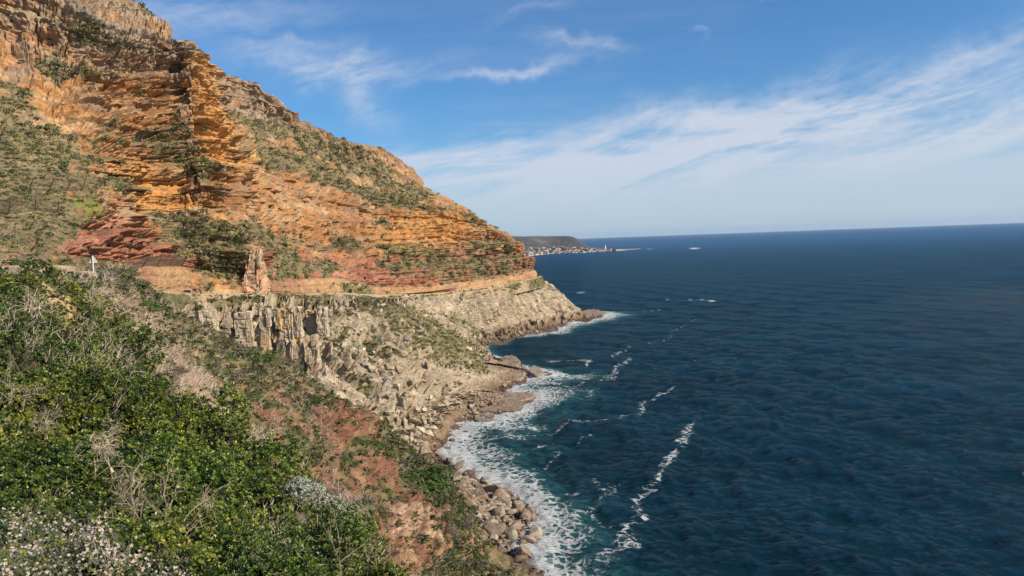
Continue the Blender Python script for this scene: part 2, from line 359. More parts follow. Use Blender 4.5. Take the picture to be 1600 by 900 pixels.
def build_mountain():
    sh = Sheet(Lm, 1.95); sh.orient(); X = sh.X; N = sh.N
    Srow = np.array([-9, 0, 9, 50, 88, 132, 172, 214, 258, 300.]); St0 = St = pchip(Srow[:, None], sh.v)[:, 0][:, None] + 0 * sh.U
    seg = np.linalg.norm(np.diff(pchip(np.swapaxes(sh.G, 0, 1)[:, 4], sh.u), axis=0), axis=1); T = np.concatenate([[0], np.cumsum(seg)])[None, :] + 0 * sh.V
    px0, py0 = project(X)
    gs = sstep(N[..., 2], .50, .80); H = N.copy(); H[..., 2] *= .3 + .7 * gs; H = unit(H)
    # warped bedding
    St = St + fbm(X, 90, 2, .5, 3.0) * 4 + fbm(X, 14, 2, .5, 9.) * .35
    Tw = T + fbm(X, (30, 30, 30), 3, .5, 21.) * 9 + fbm(X, 7, 2, .5, 5.) * .6
    up = sstep(St, 6, 16)
    # main cliffs and benches
    r = np.random.default_rng(5); b = np.cumsum(r.uniform(13, 26, 40)) - 12; k = np.clip(np.searchsorted(b, St) - 1, 0, 38); f = (St - b[k]) / (b[k+1] - b[k])
    cl = .68; saw = np.where(f < cl, f / cl, (1 - f) / (1 - cl)) - .5
    d = saw * (b[k+1] - b[k]) * .55 * up
    bed, blk, gro, h1 = layers(St, Tw, 6.5, 11, 31, .10); jn1, _ = jointed(Tw, St * 1.0, 8.5, 13, 301, .7, .07); d = d + up * (bed * .9 + blk * 1.9 - gro * 2.2 + jn1 * .9)
    bed2, blk2, gro2, h2 = layers(St, Tw * 1.0 + 7, 2.4, 3.8, 41, .17); jn2, _ = jointed(Tw, St, 3.0, 4.6, 311, .6, .12); d = d + (bed2 * .35 + blk2 * 1.0 - gro2 * 1.1 + jn2 * .4) * (.45 + .55 * up)
    bed3, blk3, gro3, h3 = layers(St, Tw + 3, .95, 1.9, 51, .2); d = d + (bed3 * .20 + blk3 * .32 - gro3 * .30)
    nearw = sstep(330 - X[..., 1], 0, 120); b4, k4, g4, h4 = layers(St * 1.0 + fbm(X, 5, 2, .5, 13.) * .4, Tw + 1, .5, 1.1, 57, .2); d = d + nearw * (b4 * .12 + k4 * .22 - g4 * .2 + fbm(X, 3.5, 3, .6, 87.) * .9)
    gul = fbm(np.stack([Tw, St * .28, 0 * St], -1), (42, 42, 1), 3, .5, 71., True); d = d - np.clip(gul - .35, 0, 1) * 15 * sstep(St, 8, 40)
    col_ = fbm(np.stack([Tw, St * .12, 0 * St], -1), (6, 6, 1), 3, .6, 61.); d = d + col_ * (1.7 + 2.2 * sstep(St, 120, 160)) * up
    d = d + fbm(X, 60, 2, .5, 81.) * 5 * up
    # broad slopes of soil and scree hide the beds
    m = lambda poly, fe=12: in_poly(px0 + wob, py0 + wob2, poly, fe)
    wob = fbm(X, 16, 3, .6, 101.) * 14; wob2 = fbm(X, 16, 3, .6, 131.) * 9
    scree = np.clip(m([(385,318),(420,350),(470,398),(545,418),(520,428),(440,440),(418,430),(412,392),(396,382),(330,362),(300,335)]) + m([(228,330),(300,322),(345,340),(330,400),(290,412),(268,380),(245,360)]) + .85 * m([(0,120),(45,140),(95,195),(160,245),(205,290),(205,330),(150,345),(115,370),(90,330),(0,338)], 16), 0, 1)
    d = d * (1 - .72 * scree)
    smooth_cut = sstep(14 - St, 0, 5); d = lerp(d, (bed3 * .25 - gro3 * .3 + bed2 * .4), smooth_cut * .8)
    # a free-standing fin of rock beside the road, and a second pale outcrop
    fin = in_poly(px0, py0, [(398,384),(406,388),(414,425),(416,462),(380,462),(376,440),(390,425)], 4); d = d + fin * 4
    # hollow below the overhang along the far road, and dark clefts
    for (cx, cy, wx, wy, dep) in [(690,456,120,2.4,6),(208,348,4,16,7),(215,352,16,3,4),(312,449,4,8,5),(470,330,7,9,6),(600,330,6,22,7),(548,308,7,6,5),(250,405,12,3,3),(100,408,22,4,3),(16,397,26,3,3.5),(390,470,1,1,0),(690,410,5,9,7),(672,440,4,8,6)]:
        d = d - dep * np.exp(-((px0 - cx) / wx) ** 4 - ((py0 + .13 * (px0 - cx) * (wx > 100) - cy) / wy) ** 2)
    fade = (1 - lerp(.45, .80, sstep(330 - sh.X[..., 1], 0, 60)) * gs) * sstep(sh.U, 0, .3) * sstep(St0, -5, 2)
    sh.X = X + H * (d * fade)[..., None]; sh.frame()
    if sh.flip: sh.N = -sh.N
    nz = blur(blur(sh.N[..., 2], 5, 0), 5, 1); X = sh.X; px, py = project(X)
    # --- colour of the beds
    R = np.zeros(X.shape, np.float32) + np.array(ORANGE, np.float32)
    t1 = fbm(np.stack([X[..., 0], X[..., 1], St * 9], -1), 60, 4, .6, 11.)
    R = mixc(R, ORANGE2, sstep(t1, .0, .35)); R = mixc(R, RUST, sstep(-t1, .10, .5) * .75)
    t2 = fbm(X, 22, 4, .6, 15.); R = mixc(R, PALE, sstep(t2, .12, .5) * .55)
    R = R * (0.80 + .42 * h2 * (.5 + .5 * h3) + .10)[..., None]
    grey = np.clip(sstep(St + t2 * 14, 150, 190) * .55 + m([(335,112),(380,122),(425,150),(448,192),(400,186),(350,172)], 8) * .55 + m([(100,0),(200,40),(240,60),(270,50),(300,80),(305,210),(285,205),(260,120),(170,95),(90,40)], 12) * .45, 0, .8)
    R = mixc(R, GREYR, grey * sstep(t1 + .2, -.3, .4))
    tg_ = fbm(X, 13, 4, .6, 93.); R = mixc(R, (.25, .18, .125), sstep(tg_, -.05, .32) * .65); R = R * (1 + .22 * fbm(np.stack([0 * St, 0 * St, St], -1), (1, 1, 3.2), 3, .7, 99.))[..., None]
    stain = sstep(fbm(np.stack([Tw, St * .1, 0 * St], -1), (5, 5, 1), 3, .6, 91.), .12, .5); R = mixc(R, (.15, .10, .07), stain * .45 * up)
    ember = m([(0,195),(50,200),(120,225),(130,250),(60,240),(0,215)]) + m([(150,228),(230,250),(300,300),(302,335),(240,325),(190,280)]) + m([(600,335),(700,330),(740,345),(735,385),(600,388)]); R = mixc(R, (.56, .27, .07), np.clip(ember, 0, 1) * .5)
    arete_sun = m([(302,75),(325,110),(345,165),(385,235),(400,255),(350,262),(318,245),(305,200)], 8); R = mixc(R, (.62, .33, .11), arete_sun * .7)  # sunlit flank of the arete painted brighter orange than its beds
    red = np.clip(sstep(44 + t2 * 16 - St, -4, 8), 0, 1) * sstep(St, 9, 13)
    RM = mixc(np.zeros(X.shape, np.float32) + np.array(MAROON, np.float32), (.42, .20, .12), sstep(t2 + fbm(X, 6, 3, .6, 33.) * .6, -.1, .5))
    R = lerp(R, RM * (0.8 + .4 * h2)[..., None], red[..., None] * .92)
    cutm = np.clip(m([(192,414),(302,414),(304,470),(196,470)], 5) + m([(424,440),(532,430),(532,470),(424,470)], 5) + m([(588,440),(850,418),(850,445),(590,475)], 6), 0, 1); cut = sstep(lerp(12.5, 7.5, sstep(px, 560, 620)) + t2 * 3 - St, -1, 1.5) * np.clip(cutm + .12, 0, 1); CU = mixc(np.zeros(X.shape, np.float32) + np.array((.42, .25, .12), np.float32), (.34, .17, .10), sstep(t2 + t1 * .5, -.1, .3)); CU = CU * (.82 + .3 * h3)[..., None]
    R = lerp(R, CU, cut[..., None])
    fin2 = in_poly(px, py, [(395,380),(408,384),(418,430),(420,462),(380,462),(376,440),(388,420)], 4); R = mixc(R, (.54, .31, .17), fin2)
    # --- plants
    V = veg_colour(X, 50.)
    vm = np.zeros(nz.shape, np.float32)
    for poly, a in [([(18,86),(80,90),(180,112),(178,124),(60,106)], .8), ([(90,18),(150,25),(230,70),(225,90),(150,70),(100,50)], .5), ([(150,180),(300,215),(292,240),(170,228)], .55),
                    ([(352,172),(450,198),(440,212),(372,192)], 1.), ([(378,222),(450,240),(520,262),(600,298),(700,322),(694,334),(600,318),(540,300),(470,268),(392,250)], .95),
                    ([(440,188),(520,215),(600,245),(660,290),(700,322),(600,296),(540,262),(470,232)], .55), ([(596,388),(720,382),(790,372),(835,425),(760,438),(650,436),(600,425)], .62),
                    ([(600,338),(610,330),(614,380),(600,380)], .5), ([(520,370),(575,372),(570,386),(520,384)], .8), ([(700,318),(780,350),(800,372),(760,352),(720,340)], .6),
                    ([(0,110),(45,140),(95,195),(160,245),(205,290),(205,330),(150,345),(115,370),(60,395),(0,398)], .42), ([(170,268),(232,278),(250,300),(190,300)], .9), ([(0,402),(60,398),(210,408),(205,424),(0,424)], .9),
                    ([(240,335),(300,325),(345,342),(400,332),(470,398),(540,415),(440,440),(400,395),(330,405),(290,412)], .7), ([(310,395),(390,390),(385,440),(300,440)], .75), ([(413,385),(424,395),(440,462),(418,462)], .9), ([(300,425),(385,430),(385,456),(310,458)], .45), ([(530,440),(592,445),(592,462),(530,462)], .8), ([(600,400),(835,398),(838,425),(600,440)], .35), ([(60,180),(160,215),(200,262),(150,255),(80,225)], .5), ([(0,150),(60,160),(130,215),(60,215),(0,190)], .55), ([(300,215),(350,262),(330,300),(260,250),(230,225)], .45), ([(20,60),(120,110),(60,100)], .4), ([(250,170),(305,160),(305,235),(260,215)], .4), ([(420,430),(440,400),(530,420),(528,436),(440,446)], .4), ([(545,430),(590,455),(560,460),(530,455)], .7)]:
        vm = np.maximum(vm, m(poly, 10) * a)
    vn = fbm(X, 5, 3, .6, 201.) * .55 + fbm(X, 24, 3, .6, 211.) * .6
    veg = sstep(vm * 1.05 + sstep(nz, .45, .85) * .55 + vn * .95 - .44 + .12 * sstep(St, 150, 220), -.05, .22) * (1 - .93 * cut) * (1 - arete_sun * .9) * (1 - fin2)
    soil = mixc(V * .0 + np.array((.26, .19, .10), np.float32), (.20, .135, .08), sstep(t2, 0, .4))
    V = lerp(soil, V, sstep(fbm(X, 2.2, 3, .6, 231.), -.25, .25)[..., None] * .8)
    lime = m([(118,300),(150,315),(165,345),(150,342),(118,322)], 6) + .7 * m([(236,350),(262,380),(285,400),(260,392)], 6); V = mixc(V, (.19, .22, .035), np.clip(lime, 0, 1) * .8)
    A = np.clip(lerp(R, V, veg[..., None]), .012, .75)
    me = mesh('mountain', X.reshape(-1, 3), sh.faces(), M_SAND, {'albedo': A.reshape(-1, 3)}, False)
    o = obj('mountain', me); props(o, kind='structure', label='layered orange sandstone mountainside stepping down to the sea')
    sh.veg = veg; sh.px, sh.py = px, py; return sh
SM = build_mountain(); print('mountain', time.time() - T0, SM.shape)

# ------------------------------------------------------------------ 2. pale granite cliffs below the road
Lg = [
 [(235,468,330), (300,472,368), (400,463,405), (480,464,490), (530,463,562), (562,463,605), (612,465,660), (690,461,755), (770,450,842), (836,437,925), (852,442,975), ('o',-30,110,0,0,10), ('o',-160,320,0,0,10)],
 [(225,500,290), (300,492,345), (392,482,378), (470,478,405), (536,476,458), (596,476,535), (632,472,618), (694,468,738), (772,458,842), (846,440,935), (864,447,985), ('o',-30,112,0,1,10), ('o',-160,320,0,1,10)],
 [(235,560,240), (320,545,315), (410,560,338), (490,552,372), (572,520,440), (662,508,548), (664,492,640), (704,482,735), (778,472,842), (858,449,945), (880,462,995), ('o',-30,116,0,2,10), ('o',-160,320,0,2,10)],
 [(330,640,235), (420,620,275), (480,618,308), (545,600,356), (630,565,428), (722,540,562), (700,512,660), (716,498,738), (784,490,842), (872,464,950), (898,480,1000), ('o',-30,120,0,3,10), ('o',-160,320,0,3,10)],
 [(480,730,270), (550,700,290), (590,680,318), (640,640,362), (704,602,440), (776,570,585), (732,528,690), (732,514,745), (792,509,842), (884,484,950), (916,489,1004), ('o',-30,130,0,4,10), ('o',-160,320,0,4,10)],
 [('z',600,760,5), ('z',640,720,5), ('z',668,692,5), ('z',700,655,5), ('z',756,618,4), ('z',812,581,3), ('z',757,550,2), ('z',752,538,3), ('z',806,523,3), ('z',888,503,2), ('z',936,491,2), ('o',-30,140,0,5,10), ('o',-160,320,0,5,10)],
 [('o',12,-4,-9,5,0), ('o',12,-4,-9,5,1), ('o',12,-4,-9,5,2), ('o',12,-5,-9,5,3), ('o',12,-5,-9,5,4), ('o',14,2,-8,5,5), ('o',9,6,-6,5,6), ('o',6,-8,-7,5,7), ('o',10,-16,-8,5,8), ('o',16,-14,-8,5,9), ('o',22,4,-8,5,10), ('o',-20,150,-8,5,10), ('o',-150,330,-8,5,10)],
]
def build_granite():
    sh = Sheet(Lg, 1.7); sh.orient(); X = sh.X; N = sh.N; px0, py0 = project(X)
    T = np.concatenate([np.zeros((X.shape[0], 1)), np.cumsum(np.linalg.norm(np.diff(X, axis=1), axis=-1), 1)], 1); T = T - T[:, T.shape[1] // 3][:, None]; segG = np.linalg.norm(np.diff(pchip(np.swapaxes(sh.G, 0, 1)[:, 3], sh.u), axis=0), axis=1); TG = np.concatenate([[0], np.cumsum(segG)])[None, :] + 0 * sh.V; hw = sstep(sh.U, 5.6, 6.4); T = lerp(T, TG, hw)
    H = N.copy(); H[..., 2] *= .5 + .5 * sstep(N[..., 2], .45, .75); H = unit(H); z = X[..., 2]
    Dn = np.concatenate([np.zeros((1, X.shape[1])), np.cumsum(np.linalg.norm(np.diff(X, axis=0), axis=-1), 0)], 0)
    low = sstep(z, -1, 6); wob = fbm(X, 14, 3, .6, 301.) * 12; wob2 = fbm(X, 14, 3, .6, 331.) * 9
    m = lambda poly, fe=10: in_poly(px0 + wob, py0 + wob2, poly, fe)
    pillars = m([(292,484),(380,480),(470,476),(508,480),(512,560),(500,592),(470,580),(350,548),(300,515)], 8)
    head = m([(640,470),(760,462),(845,438),(880,455),(945,490),(860,530),(760,535),(735,515),(700,500)], 8)
    face = m([(470,560),(520,500),(560,480),(640,520),(720,545),(790,575),(840,585),(780,640),(700,690),(640,690),(560,620)], 10)
    green = m([(535,458),(600,466),(650,480),(720,522),(785,572),(800,588),(755,582),(700,560),(660,530),(600,500),(560,480)], 8)
    low2 = m([(500,478),(540,478),(640,545),(700,560),(760,590),(740,600),(640,580),(560,560),(510,540)], 10)
    lean = np.where(head > .4, .42, .12)
    Tw = T + fbm(X, 24, 3, .5, 321.) * 8 + lean * z
    zz = z + fbm(X, 30, 2, .5, 341.) * 4
    bed, blk, gro, h1 = layers(zz, Tw, 15, 8.5, 71, .05); bed2, blk2, gro2, h2 = layers(zz, Tw + 5, 5.5, 3.4, 81, .09); bed3, blk3, gro3, h3 = layers(zz, Tw + 9, 2.0, 1.5, 91, .16)
    rid = fbm(np.stack([Tw, Dn * .2, 0 * z], -1), (20, 20, 1), 4, .55, 351., True)
    sl = Dn + fbm(X, 26, 3, .5, 345.) * 7; Tl = Tw + sl * (.22 - .1 * hw); a1, h5 = jointed(Tl, sl, 8.0, 34, 401, .9, .07); a2, h6 = jointed(Tl + 4, sl - Tw * .2, 3.6, 12, 411, .8, .11); a3, h7 = jointed(Tl, sl, 1.6, 4.2, 421, .7, .16); d = a1 * 3.6 + a2 * 2.1 + a3 * .7 - np.clip(rid - .3, 0, 1) * 9; h2 = .5 * h6 + .5 * h7
    d = d * (1 - .35 * hw) * (.6 + .8 * pillars) + fbm(X, 26, 3, .5, 361.) * 4
    d = d * (1 - .78 * np.clip(green, 0, 1)) * (1 - .15 * low2)
    for (cx, cy, wx, wy, dep, sl) in [(385,515,90,36,2.5,0),(783,498,9,24,5,.15),(620,620,4,30,5,-.3),(596,585,4,20,4,-.3),(500,535,4,20,5,.1)]:
        d = d - dep * np.exp(-((px0 - cx + sl * (py0 - cy)) / wx) ** 4 - ((py0 - cy) / wy) ** 4)
    d = d * low * sstep(sh.V, 0.0, .7)
    sh.X = X + H * d[..., None]; sh.frame()
    if sh.flip: sh.N = -sh.N
    X = sh.X; nz = blur(blur(sh.N[..., 2], 5, 0), 5, 1); px, py = project(X); z = X[..., 2]
    t1 = fbm(X, 18, 4, .6, 401.); t2 = fbm(X, 5, 3, .6, 411.)
    R = np.zeros(X.shape, np.float32) + np.array(GTAN, np.float32)
    R = mixc(R, CREAM, sstep(t1 + t2 * .4, -.15, .4)); R = mixc(R, GGREY, sstep(-t1 + t2 * .5, .05, .5) * .7); R = mixc(R, GYEL, sstep(fbm(X, 12, 3, .6, 421.), .28, .5) * .5)
    yp = m([(428,520),(450,490),(470,500),(480,560),(470,590),(462,560),(455,530)], 5); R = mixc(R, GYEL, np.clip(yp, 0, 1) * .6)
    R = R * (.78 + .34 * h2)[..., None]
    R = mixc(R, (.10, .075, .055), sstep(fbm(np.stack([Tw, z * .15, 0 * z], -1), (3.2, 3.2, 1), 3, .6, 431.), .18, .5) * .38)
    wet = sstep(6.5 + t1 * 5 - z, -1.5, 2); R = mixc(R, (.19, .115, .062), wet * .75); R = mixc(R, (.060, .042, .030), sstep(2.6 + t2 * 2 - z, -.6, .8) * .8)
    slope = m([(495,478),(545,476),(640,500),(700,545),(740,560),(700,580),(600,560),(520,560),(495,520)], 10)
    vm = np.maximum(green * 1.0, np.maximum(slope * .46, face * .24))
    for poly, a in [([(280,462),(420,462),(520,462),(505,478),(400,474),(300,480)], .95), ([(690,480),(740,500),(770,525),(740,520),(700,505)], .7), ([(560,478),(600,500),(580,560),(545,530)], .35),
                    ([(520,560),(560,580),(610,640),(640,690),(600,660),(540,600)], .6), ([(700,520),(760,560),(740,575),(690,555)], .75)]:
        vm = np.maximum(vm, m(poly, 8) * a)
    vm = np.maximum(vm, .45 * m([(235,465),(300,465),(300,560),(235,560)], 8))
    vn = fbm(X, 4, 3, .6, 501.) * .6 + fbm(X, 15, 3, .6, 511.) * .5
    veg = sstep(vm * 1.1 + sstep(nz, .5, .9) * .42 + vn * .75 - .56, -.05, .2) * sstep(z + t1 * 4, 5, 11) * (1 - pillars * .85)
    V = veg_colour(X, 520., .12); V = lerp(mixc(V * 0 + np.array((.30, .22, .12), np.float32), (.24, .17, .10), sstep(t1, 0, .4)), V, sstep(fbm(X, 2.6, 3, .6, 541.), -.3, .15)[..., None] * .85)
    rub = in_poly(px, py, [(700,455),(770,446),(845,432),(846,440),(770,460),(690,466)], 3); R = mixc(R, (.40, .27, .15), rub * .6)
    A = np.clip(lerp(R, V, veg[..., None]), .012, .78)
    o = obj('sea_cliff', mesh('sea_cliff', X.reshape(-1, 3), sh.faces(), M_GRAN, {'albedo': A.reshape(-1, 3)}, False))
    props(o, kind='structure', label='pale fractured granite cliffs between road and sea'); sh.veg = veg; sh.px, sh.py = px, py; return sh
SG = build_granite(); print('granite', time.time() - T0, SG.shape)

# ------------------------------------------------------------------ 3. the near red slope
Lr = [
 [(-400,436,85), (-150,426,102), (0,420,150), (100,426,180), (165,448,235), (214,466,275), ('o',4,10,-12,0,5), ('o',10,25,-34,0,5)],
 [(-400,470,45), (-150,450,60), (0,440,76), (118,433,92), (185,428,118), (204,436,136), ('o',-6,26,-12,1,5), ('o',-26,70,-34,1,5)],
 [(-500,560,30), (-150,540,42), (60,505,56), (165,490,90), (245,482,150), (292,506,186), ('o',-4,28,-18,2,5), ('o',-26,70,-52,2,5)],
 [(-400,760,26), (0,660,40), (180,600,58), (290,572,120), (375,556,190), (458,574,232), ('o',-4,24,-20,3,5), ('o',-20,60,-55,3,5)],
 [(-200,980,26), (150,800,44), (340,712,85), (430,680,150), (520,655,215), (606,672,256), ('o',-2,22,-20,4,5), ('o',-16,50,-42,4,5)],
 [(100,1200,34), (350,960,58), (480,850,115), (560,800,175), (642,760,230), (722,776,268), ('o',2,14,-9,5,5), ('o',-4,40,-14,5,5)],
 [(400,1400,52), (560,1120,74), (640,980,140), (700,915,185), (752,872,219), (800,852,251), ('o',6,8,-6,6,5), ('o',8,30,-8,6,5)],
 [(620,1500,74), (740,1200,96), (790,1060,135), (818,985,170), (842,936,201), (862,905,225), ('o',10,4,-5,7,5), ('o',16,20,-8,7,5)],
 [('o',10,-6,-30,7,0), ('o',10,-6,-24,7,1), ('o',10,-6,-18,7,2), ('o',10,-4,-14,7,3), ('o',10,-4,-8,7,4), ('o',12,-4,-6,7,5), ('o',20,0,-8,7,5), ('o',26,14,-9,7,5)],
]
def build_red():
    sh = Sheet(Lr, 2.0, maxn=70); sh.orient(); X = sh.X; N = sh.N; px0, py0 = project(X); z = X[..., 2]
    D = X[..., 1]; sc = np.clip(D / 150, .35, 1.3)
    H = N.copy(); H[..., 2] *= .9; H = unit(H)
    wob = fbm(X, 9, 3, .6, 601.) * 16; wob2 = fbm(X, 9, 3, .6, 631.) * 12
    m = lambda poly, fe=12: in_poly(px0 + wob, py0 + wob2, poly, fe)
    crag = np.clip(m([(500,635),(560,630),(590,650),(600,700),(560,700),(505,690)]) + m([(590,790),(650,770),(700,800),(700,860),(640,905),(560,890),(560,830)]) + m([(210,440),(250,455),(262,490),(225,490)]) + m([(400,720),(520,730),(560,770),(500,800),(430,760)]) + .6 * m([(560,700),(620,700),(620,760),(560,760)]), 0, 1)
    zz = z + fbm(X, 14, 2, .5, 611.) * 2; Tw = X[..., 1] * .7 - X[..., 0] * .7 + fbm(X, 9, 3, .5, 621.) * 3
    bed, blk, gro, h1 = layers(zz, Tw, 2.2, 6.5, 101, .10); bed2, blk2, gro2, h2 = layers(zz, Tw + 3, .85, 2.8, 111, .18)
    rid = fbm(np.stack([X[..., 0] * .5 + X[..., 2] * .4, X[..., 1], 0 * z], -1), (14, 14, 1), 4, .55, 651., True)
    d = fbm(X, 16, 4, .55, 641.) * 2.0 + fbm(X, 4.5, 3, .6, 643.) * .8 + fbm(X, 1.4, 3, .6, 645.) * .38 - np.clip(rid - .3, 0, 1) * 2.2
    patch = sstep(fbm(X, 8, 3, .6, 661.), -.05, .3) * .8
    rk = np.clip(crag + patch, 0, 1); j1, _ = jointed(Tw, zz, 6.0, 1.7, 501, .8, .12); j2, _ = jointed(Tw, zz, 2.6, .8, 511, .7, .15); d = d + rk * (bed * .4 + blk * .7 - gro * .9 + j1 * .8 + j2 * .25) + crag * 1.2
    d = d * sc * sstep(z, -1, 4)
    sh.X = X + H * d[..., None]; sh.frame()
    if sh.flip: sh.N = -sh.N
    X = sh.X; nz = blur(blur(sh.N[..., 2], 5, 0), 5, 1); px, py = project(X); z = X[..., 2]
    t1 = fbm(X, 12, 4, .6, 701.); t2 = fbm(X, 2.5, 4, .6, 711.)
    R = np.zeros(X.shape, np.float32) + np.array((.185, .090, .050), np.float32)
    R = mixc(R, (.28, .175, .098), sstep(t1 + t2 * .6, 0, .5)); R = mixc(R, (.145, .064, .040), sstep(-t1 + t2 * .5, .0, .5) * .8)
    tan = m([(180,440),(300,500),(400,530),(470,600),(420,600),(330,560),(250,520),(180,480)]) * .8; R = mixc(R, (.48, .33, .17), tan * sstep(t1 + .3, -.2, .4))
    R = mixc(R, (.50, .38, .26), m([(595,795),(640,790),(690,810),(690,850),(640,850),(600,840)], 8) * .65 * sstep(t2, -.2, .3))
    R = mixc(R, (.52, .28, .12), m([(700,840),(760,830),(850,900),(740,910)], 12) * .4)
    R = R * (1 + rk * .5 * fbm(X, 2.6, 4, .65, 788.))[..., None]
    grit = 1 + .45 * fbm(X, .9, 3, .7, 777.); R = R * grit[..., None]
    vm = np.zeros(nz.shape, np.float32)
    for poly, a in [([(160,432),(205,428),(240,450),(300,500),(330,530),(300,530),(250,520),(215,480),(190,450)], .95), ([(330,520),(460,565),(480,585),(440,580),(390,560),(340,545)], .7), ([(610,680),(660,700),(700,735),(705,780),(670,790),(630,760),(610,720)], 1.),
                    ([(690,770),(730,800),(745,830),(700,810)], .8), ([(740,810),(800,850),(850,900),(800,895),(750,850)], .9), ([(600,650),(640,690),(690,720),(640,715),(600,690)], .85), ([(540,680),(600,690),(600,720),(540,710)], .5),
                    ([(30,425),(160,425),(170,445),(60,440)], .7), ([(560,860),(640,890),(760,900),(640,910)], .4)]:
        vm = np.maximum(vm, m(poly, 9) * a)
    vn = fbm(X, 3.2, 3, .6, 721.) * .6 + fbm(X, 10, 3, .6, 731.) * .55
    veg = sstep(vm * 1.1 + vn + .20 - crag * .5 + .25 * sstep(nz, .5, .9), 0, .3)
    V = veg_colour(X * 1.7, 740., .1); V = mixc(V, (.24, .18, .12), sstep(t2, -.05, .3) * .55)
    brush = m([(110,450),(150,448),(235,505),(315,590),(400,680),(470,750),(440,760),(330,660),(230,580),(120,490)], 16) * sstep(t1 + .4 * t2, -.55, -.1)
    A = lerp(R, V, veg[..., None] * .85); A = mixc(A, (.36, .255, .165), brush * .6 * sstep(t2 + t1, -.5, .1)); A = np.clip(A, .012, .7)
    o = obj('red_slope', mesh('red_slope', X.reshape(-1, 3), sh.faces(), M_RED, {'albedo': A.reshape(-1, 3)}, True))
    props(o, kind='structure', label='steep red earth slope with crumbling rock ribs'); sh.veg = veg; sh.px, sh.py = px, py; sh.brush = brush; return sh
SR = build_red(); print('red', time.time() - T0, SR.shape)
def on_sheet(sh, px, py):                                     # surface point seen at a picture position
    e = np.hypot(sh.px - px, sh.py - py); e = np.where(e < max(e.min() + 1.5, 2.0), sh.X[..., 1], 1e9); i = np.unravel_index(np.argmin(e), e.shape)
    return sh.X[i], sh.N[i]
def up_rot(yaw): return np.array([[math.cos(yaw), -math.sin(yaw), 0], [math.sin(yaw), math.cos(yaw), 0], [0, 0, 1]])

# ------------------------------------------------------------------ 4. road, its banks and walls
M_ASPH = plain_mat('asphalt', (.055, .053, .05), .9, .2, .6); M_BANK = rock_mat('rubble_bank', 1.0, .7); M_WALL = plain_mat('wall_stone', (.40, .31, .19), .9, .3, 1.2, bump=.6)
M_CONC = plain_mat('pale_concrete', (.55, .50, .42), .85, .15, 1.0)
cv = np.array([P(*q) if q[0] != 'o' else (0, 0, 0) for q in Lm[1]]); cv = cv[:14]; cv = np.concatenate([cv, [cv[13] + (-28, 100, -4)]])
rc = pchip(cv, np.linspace(0, 14, 561)); tg = unit(np.gradient(rc, axis=0)[:, :2]); out_ = np.stack([tg[:, 1], -tg[:, 0], 0 * tg[:, 0]], -1)
out_ = unit(blur(out_, 21, 0))
def strip(name, offs, mat, rows=slice(None), attr=None, kind='structure', label=None):
    V = np.stack([rc[rows] + out_[rows] * a + np.array([0, 0, z]) for a, z in offs], 1); n, k = V.shape[:2]; i = np.arange(n * k).reshape(n, k)
    F = np.stack([i[:-1, :-1], i[:-1, 1:], i[1:, 1:], i[1:, :-1]], -1).reshape(-1, 4)
    o = obj(name, mesh(name, V.reshape(-1, 3), F, mat, attr(V.reshape(-1, 3)) if attr else None)); props(o, kind=kind, label=label); return o
strip('road', [(-16, -.6), (-3, -.05), (0, 0), (5.2, .02)], M_ASPH, label='narrow asphalt road cut along the cliff')
def build_bank():
    rr_ = pchip(rc, np.linspace(0, 560, 1200)); oo = pchip(out_, np.linspace(0, 560, 1200)); k = np.linspace(0, 1, 24); a_ = np.interp(k, [0, .08, .2, .6, 1], [5.2, 6.0, 6.6, 8.2, 9.6]); z_ = np.interp(k, [0, .08, .2, .6, 1], [0, .03, -1.4, -6, -12])
    X = rr_[:, None] + oo[:, None] * a_[None, :, None]; X[..., 2] += z_; nn = fbm(X, (5, 5, 3), 4, .6, 9.); X = X + oo[:, None] * (nn * 1.6 * sstep(k, .1, .3))[..., None]; t = fbm(X, 4, 3, .6, 19.); u_ = fbm(X, 22, 2, .5, 4.)
    c = np.zeros(X.shape, np.float32) + np.array((.36, .26, .15), np.float32); c = mixc(c, (.44, .36, .25), sstep(t, .0, .3)); c = lerp(c, veg_colour(X, 9.), (sstep(t * .5 + u_ + .12, -.05, .15) * .95)[..., None])
    i = np.arange(t.size).reshape(t.shape); F = np.stack([i[:-1, :-1], i[:-1, 1:], i[1:, 1:], i[1:, :-1]], -1).reshape(-1, 4)
    props(obj('road_bank', mesh('road_bank', X.reshape(-1, 3), F, M_BANK, {'albedo': np.clip(c, .01, .7).reshape(-1, 3)})), kind='structure', label='rubble and scrub bank below the cliff road')
build_bank()
def parapet(name, a, b, h, label, th=.45, step=None):         # a low wall of coping blocks along the outer edge
    o = empty(name, rc[a] + out_[a] * 5.4); props(o, label, 'wall'); base = np.array(o.location)
    k = 0
    for i in range(a, b, 6):
        m = MB(); p0 = rc[i] + out_[i] * 5.4 - base; p1 = rc[min(i + 6, b)] + out_[min(i + 6, b)] * 5.4 - base; d = unit(p1 - p0); p1 = p1 - d * .08
        hh = h * rng.uniform(.9, 1.08); n0 = out_[i] * th
        m.hexa([p0, p1, p1 + n0, p0 + n0] + [q + np.array([0, 0, hh]) for q in (p0, p1, p1 + n0, p0 + n0)])
        m.build('wall_section', M_WALL, o); k += 1
    return o
parapet('parapet_wall', 122, 215, .95, 'low pale stone parapet along the road at the near bend')
parapet('parapet_wall', 330, 540, 1.0, 'long pale parapet edging the far stretch of cliff road')

